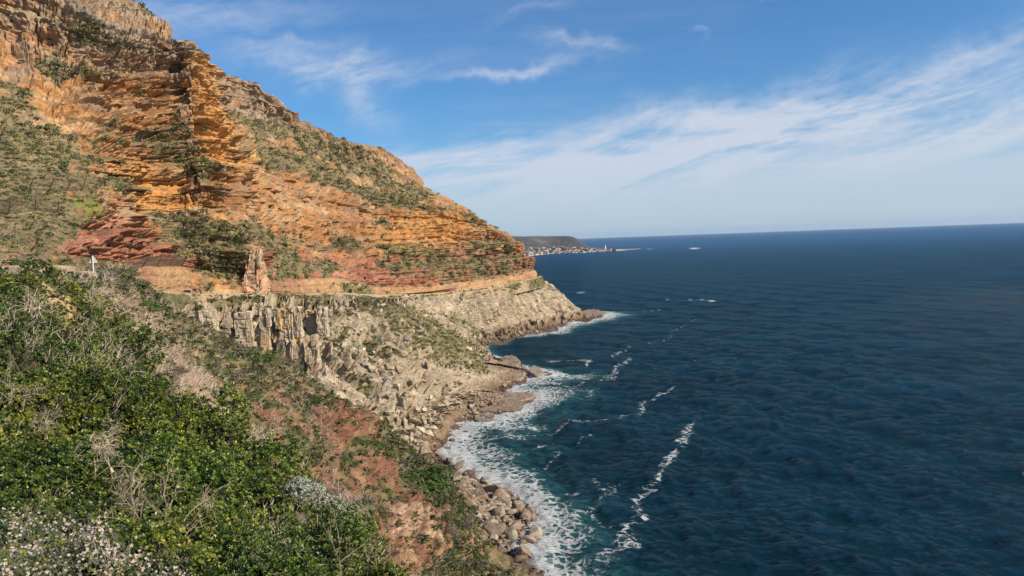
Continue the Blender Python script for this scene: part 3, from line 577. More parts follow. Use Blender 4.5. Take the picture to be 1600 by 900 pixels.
# stone wall and bare ground by the warning sign on the near crest
def crest_wall(pts, label, h, th=.5):
    w0 = on_sheet(SR, *pts[0])[0]; o = empty('stone_wall', w0); props(o, label, 'wall')
    P3 = [on_sheet(SR, *q)[0] for q in pts]
    for a, b in zip(P3[:-1], P3[1:]):
        L = np.linalg.norm(b - a); n = max(1, int(L / 1.1)); nrm = unit(np.cross(b - a, (0, 0, 1))) * th
        for i in range(n):
            for cz in range(2):
                m = MB(); p = a + (b - a) * (i + .02 + .5 * (cz % 2) * .6) / n - w0; q = a + (b - a) * (i + .96 + .3 * cz) / n - w0; z0 = -.4 + cz * (h / 2 + .4) * .98; z1 = z0 + h / 2 + .38 + rng.uniform(-.08, .05)
                jit = nrm * rng.uniform(-.12, .12); lo = np.array([0, 0, z0]); hi = np.array([0, 0, z1])
                m.hexa([p + lo + jit, q + lo + jit, q + nrm + lo + jit, p + nrm + lo + jit, p + hi + jit, q + hi + jit, q + nrm * .9 + hi + jit, p + nrm * .9 + hi + jit]); m.build('stone', M_WALL, o)
crest_wall([(2, 431), (30, 433), (62, 434)], 'pale low stone wall at the left edge behind the bushes', .7)
crest_wall([(100, 431), (122, 432), (143, 433)], 'short pale stone wall left of the white triangular sign', .42)

# ------------------------------------------------------------------ warning sign seen from behind
M_SIGN = plain_mat('sign_back_metal', (.46, .44, .39), .6, .06, 4.0); M_POST = plain_mat('sign_post_paint', (.66, .62, .54), .6, .1, 5)
p0, _ = on_sheet(SR, 147, 434); p0 = P(147, 430, p0[1]); sg = empty('warning_sign', p0); props(sg, 'pale triangular warning sign seen from behind on its thin post', 'road sign')
m = MB(); m.bar((0, 0, -1.5), (-.03, 0, 2.45), .13, .12); m.build('post', M_POST, sg)
sg.rotation_euler = (0, 0, .35)
def tri(y, s, z0):
    return [(-s, y, z0), (s, y, z0), (0, y, z0 + 1.73 * s)]
V = tri(0.10, .52, 1.62) + tri(0.14, .52, 1.62); F = [(0, 1, 2, 2), (5, 4, 3, 3), (0, 3, 4, 1), (1, 4, 5, 2), (2, 5, 3, 0)]
bm_ = bpy.data.meshes.new('sign_plate'); bm_.from_pydata(V, [], [f[:3] if f[2] == f[3] else f for f in F]); bm_.materials.append(M_SIGN); obj('sign_plate', bm_, sg)
for z_ in (1.55, 1.95):
    m = MB(); wd = .42 if z_ < 1.7 else .2; m.box(-wd, wd, .05, .10, z_, z_ + .06); m.build('bracket', M_POST, sg)

# ------------------------------------------------------------------ near-black box standing in for an unidentified dark opening by the road
q0, qn = on_sheet(SM, 290, 459); qn = unit(np.array([.75, -.66, 0])); qr = np.array([-qn[1], qn[0], 0]); M_DARK = plain_mat('opening_dark', (.02, .018, .016), .9, .2, 2)
opening_box = empty('dark_opening_box', q0 + qn * 2.2 + np.array([0, 0, -.3])); props(opening_box, 'small dark box standing in for an unidentified dark opening below the cutting', 'dark box'); opening_box.rotation_euler = (0, 0, math.atan2(qr[1], qr[0]))
m = MB(); m.box(-1.2, 1.2, -.1, .0, 0, 2.5); m.build('back_wall', M_DARK, opening_box); m = MB(); m.box(-1.35, 1.35, -1.5, .1, 2.5, 2.66); m.build('roof', M_CONC, opening_box)
for sx in (-1.2, 1.1):
    m = MB(); m.box(sx, sx + .1, -1.4, -.1, 0, 2.5); m.build('side_wall', M_DARK, opening_box)
m = MB(); m.box(-1.1, 1.1, -1.4, -1.34, 0.05, 2.4); m.build('dark_panel', M_DARK, opening_box)  # near-black panel paints the deep shade inside the opening

# ------------------------------------------------------------------ rockfall nets
M_NET = plain_mat('rusty_net_wire', (.19, .13, .095), .8, .2, 4); M_STEEL = plain_mat('rusty_steel', (.10, .065, .045), .7, .3, 3)
def netfence(bases, tops, label, net=None, cell=.9):
    D = []; B = []
    for (bx, by) in bases: B.append(on_sheet(SM, bx, by)[0])
    B = np.array(B); T_ = np.array([P(tx, ty, b[1] - 1.2) for (tx, ty), b in zip(tops, B)])
    o = empty('rockfall_fence', B[0]); props(o, label, 'rockfall fence', 'rockfall net fences above the road'); l0 = B[0]
    for b, t in zip(B, T_):
        mm = MB(); mm.bar(b - l0 - (0, 0, .4), t - l0, .28, .22); mm.build('post', M_STEEL, o)
    b_ = B.copy(); t_ = T_.copy()
    if net: b_[0] = net[0]; t_[0] = net[1]
    mm = MB(); 
    def at(s, h): return pchip(b_, np.array([s]))[0] * (1 - h) + pchip(t_, np.array([s]))[0] * h - l0 + np.array([0, 0, -.5 * math.sin(math.pi * (s % 1)) * h])
    n = len(b_) - 1; L = sum(np.linalg.norm(b_[i+1] - b_[i]) for i in range(n)); ns = int(L / cell); hgt = np.mean(np.linalg.norm(t_ - b_, axis=1)); nh = max(4, int(hgt / cell))
    for i in range(ns + 1):
        s = i / ns * n
        for j in range(nh): 
            a = at(s, j / nh); b = at(min(n, (i + 1) / ns * n), (j + 1) / nh); c = at(s, (j + 1) / nh); e = at(min(n, (i + 1) / ns * n), j / nh)
            mm.bar(a, b, .05); mm.bar(c, e, .05)
    w_ = mm.build('net', M_NET, o); w_['kind'] = 'stuff'
    for hh, tt in ((1, .08), (.02, .10)):
        mm = MB()
        for i in range(n * 6): mm.bar(at(i / 6, hh), at((i + 1) / 6, hh), tt)
        mm.build('cable', M_STEEL, o)
netfence([(47,297),(77,298),(105,298),(129,296)], [(52,278),(85,279),(112,279),(134,280)], 'upper rockfall fence with four leaning posts on the green slope')
netfence([(-8,332),(15,331),(56,330),(90,330)], [(-6,312),(16,309),(56,309),(92,314)], 'rockfall fence with upright posts at the left edge of the photo')
netfence([(190,421),(222,416),(243,415),(265,413),(286,413)], [(197,405),(232,400),(253,399),(274,398),(290,402)], 'rockfall fence hanging over the pale road cutting')
netfence([(273,386),(290,385),(307,384)], [(275,378),(291,377),(308,378)], 'small distant rockfall net beside the green gully')

# ------------------------------------------------------------------ 5. sea
COAST = [(900,940,16),(862,900,14),(840,886,14),(831,883,14),(826,865,14),(852,846,13),(838,832,13),(848,808,14),(822,784,14),(800,767,16),(773,755,18),(750,750,20),(727,737,24),(708,720,28),(693,705,30),(690,692,32),(712,677,34),(732,663,34),(756,656,34),(772,646,32),(806,640,26),(812,630,26),(832,621,26),(800,617,28),(786,606,30),(814,596,28),(834,590,34),(860,585,24),(812,574,9),(774,560,4),(754,548,5),(747,540,12),(765,535,12),(787,530,9),(831,524,12),(864,518,18),(877,511,20),(910,501,26),(941,494,30),(945,489,22)]
cpt = Pz(np.array([c[0] for c in COAST]), np.array([c[1] for c in COAST])); cw = np.array([c[2] for c in COAST], float)
cx = pchip(np.concatenate([cpt, cw[:, None]], 1), np.linspace(0, len(COAST) - 1, 400))
def poly_dist(X, Y, pts, wts=None):
    best = np.full(X.shape, 1e9); wv = np.zeros(X.shape)
    for i in range(len(pts) - 1):
        a, b = pts[i], pts[i + 1]; e = b[:2] - a[:2]; L = (e @ e) + 1e-9; t = np.clip(((X - a[0]) * e[0] + (Y - a[1]) * e[1]) / L, 0, 1)
        d = np.hypot(X - a[0] - t * e[0], Y - a[1] - t * e[1]); k = d < best
        best = np.where(k, d, best)
        if wts is not None: wv = np.where(k, wts[i] + (wts[i + 1] - wts[i]) * t, wv)
    return best, wv
STREAKS = [([(952,895),(938,877),(975,858),(980,835),(1003,816),(999,802),(999,779),(1013,765),(1027,746),(1040,730),(1050,718),(1069,690),(1083,657)], 3.0, .95),
           ([(900,800),(925,795),(938,828),(960,825)], 2.2, .5), ([(1000,802),(975,842),(940,880)], 5.0, .35),
           ([(789,685),(825,680),(854,676),(873,664),(910,660),(954,657),(989,648),(1010,636),(1006,626),(1031,620),(1055,606)], 2.6, .8),
           ([(880,620),(910,599),(952,591),(961,580),(985,559)], 3.2, .75), ([(957,559),(966,551),(989,541)], 3.2, .7), ([(1000,540),(1040,530),(1062,512),(1090,500)], 2.5, .35),
           ([(850,562),(880,563),(919,564),(916,572)], 3.0, .85), ([(1083,469.5),(1098,469.2),(1112,470.5)], 8.0, 1.6), ([(1040,468),(1083,469)], 3.0, .6),
           ([(885,457),(912,457.3)], 6.0, 1.1), ([(945,495),(975,491),(1000,489),(1030,484)], 4.0, .75), ([(1085,388.2),(1108,388)], 30.0, .9), ([(985,389),(1075,388)], 25.0, .35),
           ([(835,735),(850,728),(858,718)], 2.0, .7), ([(905,690),(925,680)], 1.6, .6), ([(870,715),(886,708)], 1.8, .6), ([(800,620),(860,612),(930,608)], 4.5, .5), ([(890,770),(905,775)], 1.6, .6), ([(960,745),(958,780)], 2.0, .35),
           ([(870,600),(930,612),(925,618)], 3.0, .45), ([(840,700),(870,692)], 2.0, .5), ([(925,745),(945,768),(930,790)], 2.5, .4)]
def build_sea():
    A1 = np.concatenate([np.radians(np.linspace(-180, -12, 30)), np.radians(np.arange(-10, 38, .088)), np.radians(np.linspace(39, 180, 27))])
    yy = np.concatenate([[3500, 2200, 1400, 1000, 800, 700], np.arange(600, 20, -1.75), np.geomspace(20, 1.5, 26)]); r = EYE * FPX / yy
    th, R_ = np.meshgrid(A1, r); X = R_ * np.sin(th); Y = R_ * np.cos(th); fine_ = np.gradient(r)[:, None] + 0 * X
    g = np.random.default_rng(4); Z = np.zeros(X.shape)
    for i in range(46):
        lam = [70, 48, 34, 24][i] if i < 4 else float(np.exp(g.uniform(np.log(2.6), np.log(26)))); ang = math.radians(205 + g.normal() * (14 if i < 4 else 34))
        amp = (.012 if i < 4 else .0085) * lam; k = 2 * math.pi / lam; ph = (X * math.cos(ang) + Y * math.sin(ang)) * k + g.uniform(0, 6.3) + .8 * np.sin(X * k * .13 + i) 
        fade_ = np.clip(lam / (np.abs(fine_) * 2.6) - .35, 0, 1); s_ = np.sin(ph); Z += amp * .85 * (s_ + .25 * np.cos(2 * ph)) * fade_
    big = np.stack([X, Y, 0 * X], -1)
    msk = (R_ < 1700) & (th > -.25) & (th < .75); Xm, Ym = X[msk], Y[msk]
    d, wv = poly_dist(Xm, Ym, cx[:, :3], cx[:, 3]); q = big[msk]
    tur = fbm(q, (34, 26, 1), 4, .6, 3.) ; wv = wv * (1 + .95 * tur)
    foam = np.clip(1.18 - d / np.maximum(wv, 1.5), 0, 1.1); teal = np.clip(1.15 - d / (np.maximum(wv, 2) * 1.9 + 8), 0, 1)
    wx = Xm + fbm(q, (14, 14, 1), 3, .6, 55.) * 7; wy = Ym + fbm(q, (14, 14, 1), 3, .6, 66.) * 7
    for pts, wd, a in STREAKS:
        pp = Pz(np.array([p[0] for p in pts]), np.array([p[1] for p in pts])); pp = pchip(pp, np.linspace(0, len(pp) - 1, len(pp) * 3))
        x0, y0 = pp[:, :2].min(0) - wd * 5; x1, y1 = pp[:, :2].max(0) + wd * 5; kk = (wx > x0) & (wx < x1) & (wy > y0) & (wy < y1)
        if not kk.any(): continue
        ds, _ = poly_dist(wx[kk], wy[kk], pp); v = np.exp(-(ds / (wd * .60)) ** 2) * a * .66 * (.55 + .9 * sstep(fbm(q[kk], (11, 11, 1), 3, .6, 77.), -.3, .3))
        foam[kk] = np.maximum(foam[kk], v * .80); teal[kk] = np.maximum(teal[kk], np.exp(-(ds / (wd * 3)) ** 2) * a * .35)
    Fo = np.zeros(X.shape); Te = np.zeros(X.shape); Fo[msk] = foam; Te[msk] = teal
    far = (R_ >= 1700) & (R_ < 14000); 
    for pts, wd, a in STREAKS:
        if wd < 20: continue
        pp = Pz(np.array([p[0] for p in pts]), np.array([p[1] for p in pts])); ds, _ = poly_dist(X[far], Y[far], pp); Fo[far] = np.maximum(Fo[far], np.exp(-(ds / wd) ** 2) * a)
    Z += .35 * np.clip(Fo, 0, 1) * (1 + pn(X / 3, Y / 3, 0 * X))
    V = np.stack([X, Y, Z], -1); i = np.arange(X.size).reshape(X.shape); F = np.stack([i[:-1, :-1], i[:-1, 1:], i[1:, 1:], i[1:, :-1]], -1).reshape(-1, 4)[:, ::-1]
    m, n, b = new_mat('sea_water'); pos = n.add('ShaderNodeNewGeometry').outputs['Position']
    fa_ = n.add('ShaderNodeAttribute', attribute_name='foam').outputs['Fac']; ta = n.add('ShaderNodeAttribute', attribute_name='teal').outputs['Fac']
    p1 = n.mapping(pos, scale=(1, 1, 0), rot=(0, 0, math.radians(-25)))
    lace = n.noise(n.mapping(pos, scale=(.7, 1.3, 0), rot=(0, 0, math.radians(30))), .13, 8, .70, 2.2); lace2 = n.noise(p1, .9, 5, .65, 1.0)
    vor = n.add('ShaderNodeTexVoronoi', {'Vector': n.vmath('ADD', p1, n.vmath('MULTIPLY', n.noise(p1, .35, 4, .6, 0, True), (5, 5, 0))), 'Scale': .30}, feature='DISTANCE_TO_EDGE').outputs['Distance']
    web = n.ss(vor, 0.0, .22, 1.0, 0.0)
    det = n.math('ADD', n.math('MULTIPLY', lace, .75), n.math('ADD', n.math('MULTIPLY', lace2, .35), n.math('MULTIPLY', web, .28)))
    fo = n.ss(n.math('ADD', fa_, n.math('MULTIPLY', n.math('SUBTRACT', det, .62), 2.6)), .50, 1.02)
    fo = n.math('MULTIPLY', fo, n.ss(fa_, .02, .18))
    spark = n.noise(n.mapping(pos, scale=(.5, 1.0, 0)), .5, 3, .7); caps = n.math('MULTIPLY', n.ss(spark, .80, .84), .8)
    big_ = n.noise(n.mapping(pos, scale=(.006, .014, 0), rot=(0, 0, .3)), 1.0, 4, .55)
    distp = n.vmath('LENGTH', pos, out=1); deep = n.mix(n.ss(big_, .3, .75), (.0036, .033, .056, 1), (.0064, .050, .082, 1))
    deep = n.mix(n.ss(distp, 400, 9000), deep, (.014, .085, .19, 1))  # bluer with distance: haze towards the horizon put into the water colour
    te = n.math('MULTIPLY', n.ss(n.math('ADD', ta, n.math('MULTIPLY', n.math('SUBTRACT', lace, .5), 2.0)), .25, 1.05), .9)
    wc = n.mix(te, deep, (.040, .165, .17, 1))
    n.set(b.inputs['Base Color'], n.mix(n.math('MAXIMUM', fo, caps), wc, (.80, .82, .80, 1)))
    b.inputs['IOR'].default_value = 1.33; b.inputs['Specular IOR Level'].default_value = .045
    n.set(b.inputs['Roughness'], n.math('ADD', .22, n.math('MULTIPLY', fo, .6)))
    b.inputs['Specular IOR Level'].default_value = 0.0; dist = n.vmath('LENGTH', pos, out=1)
    r1 = n.noise(n.mapping(pos, scale=(.50, 1.25, 0), rot=(0, 0, math.radians(22))), 1.0, 6, .72, .5); r2 = n.noise(n.mapping(pos, scale=(.045, .17, 0), rot=(0, 0, math.radians(24))), 1.0, 5, .6, .4)
    r3 = n.noise(n.mapping(pos, scale=(.13, .40, 0), rot=(0, 0, math.radians(20))), 1.0, 4, .65, .5)
    near = n.ss(dist, 300, 3500, 1.0, .35); mid = n.ss(dist, 700, 9000, 1.0, .30)
    hgt = n.math('ADD', n.math('ADD', n.math('MULTIPLY', n.math('MULTIPLY', r3, n.ss(dist, 400, 6000, 1.0, .4)), 4.0), n.math('MULTIPLY', n.math('MULTIPLY', r1, near), 2.6)), n.math('MULTIPLY', n.math('MULTIPLY', r2, mid), 2.6))
    bp = n.add('ShaderNodeBump', {'Strength': 1.0, 'Distance': 1.0, 'Height': n.math('ADD', hgt, n.math('MULTIPLY', fo, .3))}); n.l.new(bp.outputs[0], b.inputs['Normal'])
    gl = n.add('ShaderNodeBsdfGlossy', {'Color': (.85, .93, 1, 1), 'Roughness': .07, 'Normal': bp.outputs[0]}); fr = n.add('ShaderNodeFresnel', {'IOR': 1.33, 'Normal': bp.outputs[0]}).outputs[0]
    mx = n.add('ShaderNodeMixShader', {0: n.math('MULTIPLY', n.math('MINIMUM', n.math('MULTIPLY', fr, .11), .11), n.math('SUBTRACT', 1.0, fo))}); n.l.new(b.outputs[0], mx.inputs[1]); n.l.new(gl.outputs[0], mx.inputs[2]); n.l.new(mx.outputs[0], [q for q in n.n if q.type == 'OUTPUT_MATERIAL'][0].inputs[0])
    o = obj('sea', mesh('sea', V.reshape(-1, 3), F, m, {'foam': Fo.ravel(), 'teal': Te.ravel()}, True)); props(o, kind='structure', label='dark blue ocean with foam along the rocks'); return o
build_sea(); print('sea', time.time() - T0)

# ------------------------------------------------------------------ shore apron under the boulders
def build_shore():
    c = pchip(cpt[:29], np.linspace(0, 28, 700)); t = unit(np.gradient(c, axis=0)); t = unit(blur(t, 41, 0)); nrm = np.stack([-t[:, 1], t[:, 0], 0 * t[:, 0]], -1)
    if nrm[:, 0].mean() > 0: nrm = -nrm
    offs = np.concatenate([[-14, -9, -5, -2], np.arange(0, 46, .9)]); hz = np.interp(offs, [-14, -2, 0, 6, 14, 30, 46], [-9, -2.2, -.6, .8, 2.6, 7.5, 11])
    X = c[:, None] + nrm[:, None] * offs[None, :, None]; X[..., 2] = hz[None, :]
    X[..., 2] += (fbm(X, (5, 5, 5), 4, .6, 8.) * 1.3 + fbm(X, (1.6, 1.6, 9), 3, .6, 18.) * .6) * sstep(offs, -4, 3)[None, :]
    t1 = fbm(X, 7, 3, .6, 28.); z = X[..., 2]
    col = np.zeros(X.shape, np.float32) + np.array(GTAN, np.float32) * .8; col = mixc(col, (.30, .22, .15), sstep(t1, -.1, .3)); col = mixc(col, (.075, .05, .035), sstep(1.9 - z, -.7, .7) * .9)
    i = np.arange(z.size).reshape(z.shape); F = np.stack([i[:-1, :-1], i[:-1, 1:], i[1:, 1:], i[1:, :-1]], -1).reshape(-1, 4)
    o = obj('shore', mesh('shore', X.reshape(-1, 3), F, M_GRAN, {'albedo': col.reshape(-1, 3)})); props(o, kind='structure', label='rubble shore under the boulders'); return c, nrm
SHC, SHN = build_shore()

# ------------------------------------------------------------------ granite pillars under the road
def pillar(x0, x1, yt, yb, lab, seed, lean=0.0, deep=1.0, taper=.9, fwd=3.0, stain=0.0, sheet=None, pink=0.0, group='granite pillars below the road', rough=.38):
    p, _ = on_sheet(sheet or SG, (x0 + x1) / 2, min(yb, 560)); D = p[1] - fwd; a = P(x0, yb, D); b = P(x1, yb, D); t = P((x0 + x1) / 2, yt, D); w_ = (b[0] - a[0]) / 2; c = (a + b) / 2; h = t[2] - c[2]; n = 72; K = 60
    an = np.linspace(0, 2 * math.pi, n, endpoint=False); e = .42; sx = np.sign(np.cos(an)) * np.abs(np.cos(an)) ** e; sy = np.sign(np.sin(an)) * np.abs(np.sin(an)) ** e; zz = np.concatenate([np.linspace(-.45, .97, K - 8), np.linspace(.975, 1.0, 8)]); V = []
    for z in zz:
        k = 1.08 - (1.08 - taper) * max(z, 0) ; 
        if z > .97: k *= math.sqrt(max(0, 1 - ((z - .97) / .0301) ** 2)) * .9 + .02 if z < .9999 else .02
        V.append(np.stack([sx * w_ * k + lean * w_ * z, sy * w_ * deep * k, np.full(n, z * h)], -1))
    V = np.array(V); q = V + c; ang = an[None] * w_ * 1.3 + 0 * q[..., 2]; ld1 = layers(q[..., 2], ang, max(h * .30, 4), max(w_ * .9, 2.0), seed * 7 + 3, .05); ld2 = layers(q[..., 2] + .25 * ang, ang, 3.2, 1.7, seed * 7 + 5, .08)
    wj, _ = jointed(ang, q[..., 2], 3.0, 8.0, seed * 3 + 1, .8, .1) if rough else (0, 0); dd = rough * (wj * 1.1 + fbm(q, 2.2, 3, .6, seed + 2.) * 1.6) + (1 - rough) * (ld1[0] * .3 + ld1[1] * .9 - ld1[2] * .9 + ld2[1] * .35 - ld2[2] * .3 + fbm(q, 5, 3, .6, seed) * .7); rad = unit(V * np.array([1, 1, 0]) + 1e-6); V = V + rad * dd[..., None]; q = V + c; V[..., 2] += fbm(q, (2.5, 2.5, 9), 2, .6, seed + 3.) * 1.0 * (zz > .9)[:, None]
    col = np.zeros(V.shape, np.float32) + np.array(CREAM, np.float32) * .92; t1 = fbm(q, 7, 4, .6, seed + 9.); col = mixc(col, GTAN, sstep(t1, -.1, .3)); col = mixc(col, GGREY, sstep(fbm(q, 3, 3, .6, seed + 19.), .05, .4) * .7); col = mixc(col, GYEL, sstep(fbm(q, 6, 3, .6, seed + 29.) + stain, .25, .5) * .75); col = mixc(col, (.42, .225, .125), np.full(t1.shape, pink) * sstep(t1, -.6, .3))
    i = np.arange(len(zz) * n).reshape(len(zz), n); i2 = np.roll(i, -1, 1); F = np.stack([i[:-1], i2[:-1], i2[1:], i[1:]], -1).reshape(-1, 4)
    o = obj('rock_pillar', mesh('rock_pillar', V.reshape(-1, 3), F, M_GRAN, {'albedo': col.reshape(-1, 3)}), None, c); props(o, lab, 'rock pillar', group); return o
for q in [(294,308,494,522,'small jagged pale rock tooth at the left end of the pillars',1,.2,1,.5,3,0), (306,319,486,528,'pale rock tooth second from the left end of the pillars',2,-.2,1,.6,3,0), (320,341,484,532,'squat tan pillar between the rock teeth and the leaning shard',3,0,1,.75,4,0), (349,363,488,532,'narrow shard of pale rock leaning free of the cliff',4,.15,.8,.6,5,0),
          (368,397,487,545,'broad rounded white pillar face left of the dark slit',5,.05,.8,.8,7,-.1), (409,424,480,552,'slim tan pillar just right of the dark slit',6,0,1.1,.95,3,.1), (424,437,481,503,'square pale block perched between the two tall pillars',7,0,1,1,2,0), (440,459,480,534,'left half of the great pillar, stained orange over the hollow',8,0,1.1,.97,5,.3),
          (458,476,479,584,'right leg of the great pillar, tall and pale with orange streaks',9,0,1.1,.8,6,.15), (428,443,520,568,'small pale foot left of the hollow under the great pillar',10,.9,1,.35,6,0), (480,496,484,520,'tan pillar right of the great one',11,0,1,.9,2,.1), (480,498,522,566,'pale wedge leaning away right of the great pillar',12,.5,1,.6,3,0), (497,512,480,512,'short pale block at the right end of the pillars',13,.2,1,.8,2,0), (398,409,474,486,'small block capping the dark slit',14,0,1,.95,0,0)]:
    pillar(q[0], q[1], q[2], q[3], q[4], q[5], q[6], q[7], q[8], q[9], q[10])
pillar(381, 413, 388, 463, 'tall pointed orange-pink rock pinnacle beside the road bend', 21, .45, 1.4, .52, -6, .1, SM, .85, None, .85)
pillar(309, 317, 445, 462, 'small dark-sided rust rock wedge at the roadside', 22, .2, .8, .4, 2, .1, SM, .9, None, .9)
print('pillars', time.time() - T0)
# ------------------------------------------------------------------ boulders
def ico(sub):
    import bmesh
    b = bmesh.new(); bmesh.ops.create_icosphere(b, subdivisions=sub, radius=1.0); V = np.array([v.co for v in b.verts]); F = np.array([[v.index for v in f.verts] for f in b.faces]); b.free(); return V, F
IV, IF = ico(4); IV3, IF3 = ico(3)
def boulder_mat():
    m, n, b = new_mat('boulder_granite'); g = n.add('ShaderNodeNewGeometry'); pos = g.outputs['Position']; oc = n.add('ShaderNodeTexCoord').outputs['Object']; rnd = n.add('ShaderNodeObjectInfo').outputs['Random']
    f = n.noise(pos, .8, 6, .65); f2 = n.noise(pos, .25, 3, .6)
    base = n.mix(n.ss(f2, .35, .65), (.32, .255, .185, 1), (.235, .165, .11, 1)); base = n.mix(n.ss(rnd, .55, 1.0, 0, .65), base, (.44, .385, .30, 1)); base = n.mix(n.ss(rnd, .25, .0, 0, .6), base, (.21, .13, .085, 1))
    k = n.ss(f, .25, .75, .62, 1.3); base = n.mix(1.0, base, n.add('ShaderNodeCombineXYZ', {0: k, 1: k, 2: k}).outputs[0], 'MULTIPLY')
    z = n.add('ShaderNodeSeparateXYZ', {0: pos}).outputs[2]; wet = n.ss(n.math('ADD', z, n.math('MULTIPLY', n.math('SUBTRACT', f2, .5), 3)), .8, 2.4, 1, 0)
    n.set(b.inputs['Base Color'], n.mix(n.math('MULTIPLY', wet, .8), base, (.085, .055, .036, 1))); n.set(b.inputs['Roughness'], n.math('SUBTRACT', .88, n.math('MULTIPLY', wet, .35)))
    b.inputs['Specular IOR Level'].default_value = .3
    crack = n.add('ShaderNodeTexVoronoi', {'Vector': oc, 'Scale': 1.3}, feature='DISTANCE_TO_EDGE').outputs['Distance']
    bp = n.add('ShaderNodeBump', {'Strength': .5, 'Distance': .3, 'Height': n.math('ADD', f, n.ss(crack, 0, .02, 0, .3))}); n.l.new(bp.outputs[0], b.inputs['Normal']); return m
M_BOUL = boulder_mat()
def boulder_verts(seed, V, lo=.55, hi=.95, planes=13, elong=(1, .8, .62)):
    r = np.random.default_rng(seed); V = V.copy()
    for _ in range(planes):
        n = unit(r.normal(size=3)); d = r.uniform(lo, hi); t = V @ n; V = V - np.where(t > d, (t - d) * .96, 0)[:, None] * n
    V = V * (1 + .05 * pn(V[:, 0] * 2 + seed, V[:, 1] * 2, V[:, 2] * 2)[:, None] + .018 * pn(V[:, 0] * 7 + seed, V[:, 1] * 7, V[:, 2] * 7)[:, None]); return V * np.array(elong) * r.uniform(.85, 1.15, 3)
BM = [mesh('boulder', boulder_verts(s, IV3, .42, .88, 15), IF3, M_BOUL, smooth=False) for s in range(14)]
def place_words(x, y, lo, hi, words):                        # which stretch of a long heap, near to far
    t = (y - lo) / (hi - lo); return words[int(np.clip(t * len(words), 0, len(words) - 1))]
def put_boulder(loc, size, label, group=None, tmpl=None, rot=None, scale=None, name='boulder', cat='boulder'):
    me = BM[rng.integers(len(BM))] if tmpl is None else tmpl
    o = obj(name, me, None, loc); s = size * .5; o.scale = tuple(np.array(scale or (rng.uniform(.85, 1.2), rng.uniform(.8, 1.1), rng.uniform(.75, 1.05))) * s)
    o.rotation_euler = rot if rot is not None else (rng.uniform(-.6, .6), rng.uniform(-.6, .6), rng.uniform(0, 6.28)); props(o, label, cat, group); return o
def in_img(poly, n, seed):                                   # random points inside a traced outline
    r = np.random.default_rng(seed); poly = np.array(poly, float); out = []
    while len(out) < n:
        p = r.uniform(poly.min(0), poly.max(0), (n * 3, 2)); k = in_poly(p[:, 0], p[:, 1], poly, .5) > .5; out += list(map(tuple, p[k]))
    return out[:n]
def shore_h(d): return float(np.interp(d, [-14, 0, 6, 14, 30, 46], [-1.5, .0, 1.2, 3.0, 7.5, 11]))
def scatter_boulders(poly, n, seed, smin, smax, label, group, gap=.62, hmax=8, span=(0, 1, ['x'])):
    pts = in_img(poly, n * 30, seed); r = np.random.default_rng(seed + 1); placed = []; cnt = 0
    for i, (x, y) in enumerate(pts):
        if cnt >= n: break
        s = smin * (smax / smin) ** (r.uniform() ** (.75 if cnt < n * .4 else 2.2)); q = Pz(x, y, 2.0); d = poly_dist(np.array([q[0]]), np.array([q[1]]), SHC)[0][0]; h = min(shore_h(d), hmax)
        q = Pz(x, y, h)
        if any((q[0]-a)**2 + (q[1]-b)**2 < (gap * (s + c) * .5)**2 for a, b, c in placed): continue
        placed.append((q[0], q[1], s)); o = put_boulder((q[0], q[1], h + s * .08), s, label, group); cnt += 1
        size_ = 'large' if s > smin + .55 * (smax - smin) else 'medium' if s > smin + .22 * (smax - smin) else 'small'; shape_ = 'flat' if o.scale[2] < .84 * s / 2 else 'blocky' if o.scale[2] > .98 * s / 2 else 'rounded'
        pos_ = 'at the foam edge' if d < 5 else 'midway up the rocks' if d < 14 else 'high against the slope'; o['label'] = '%s %s %s %s, %s' % (size_, shape_, label, pos_, place_words(x, y, *span))
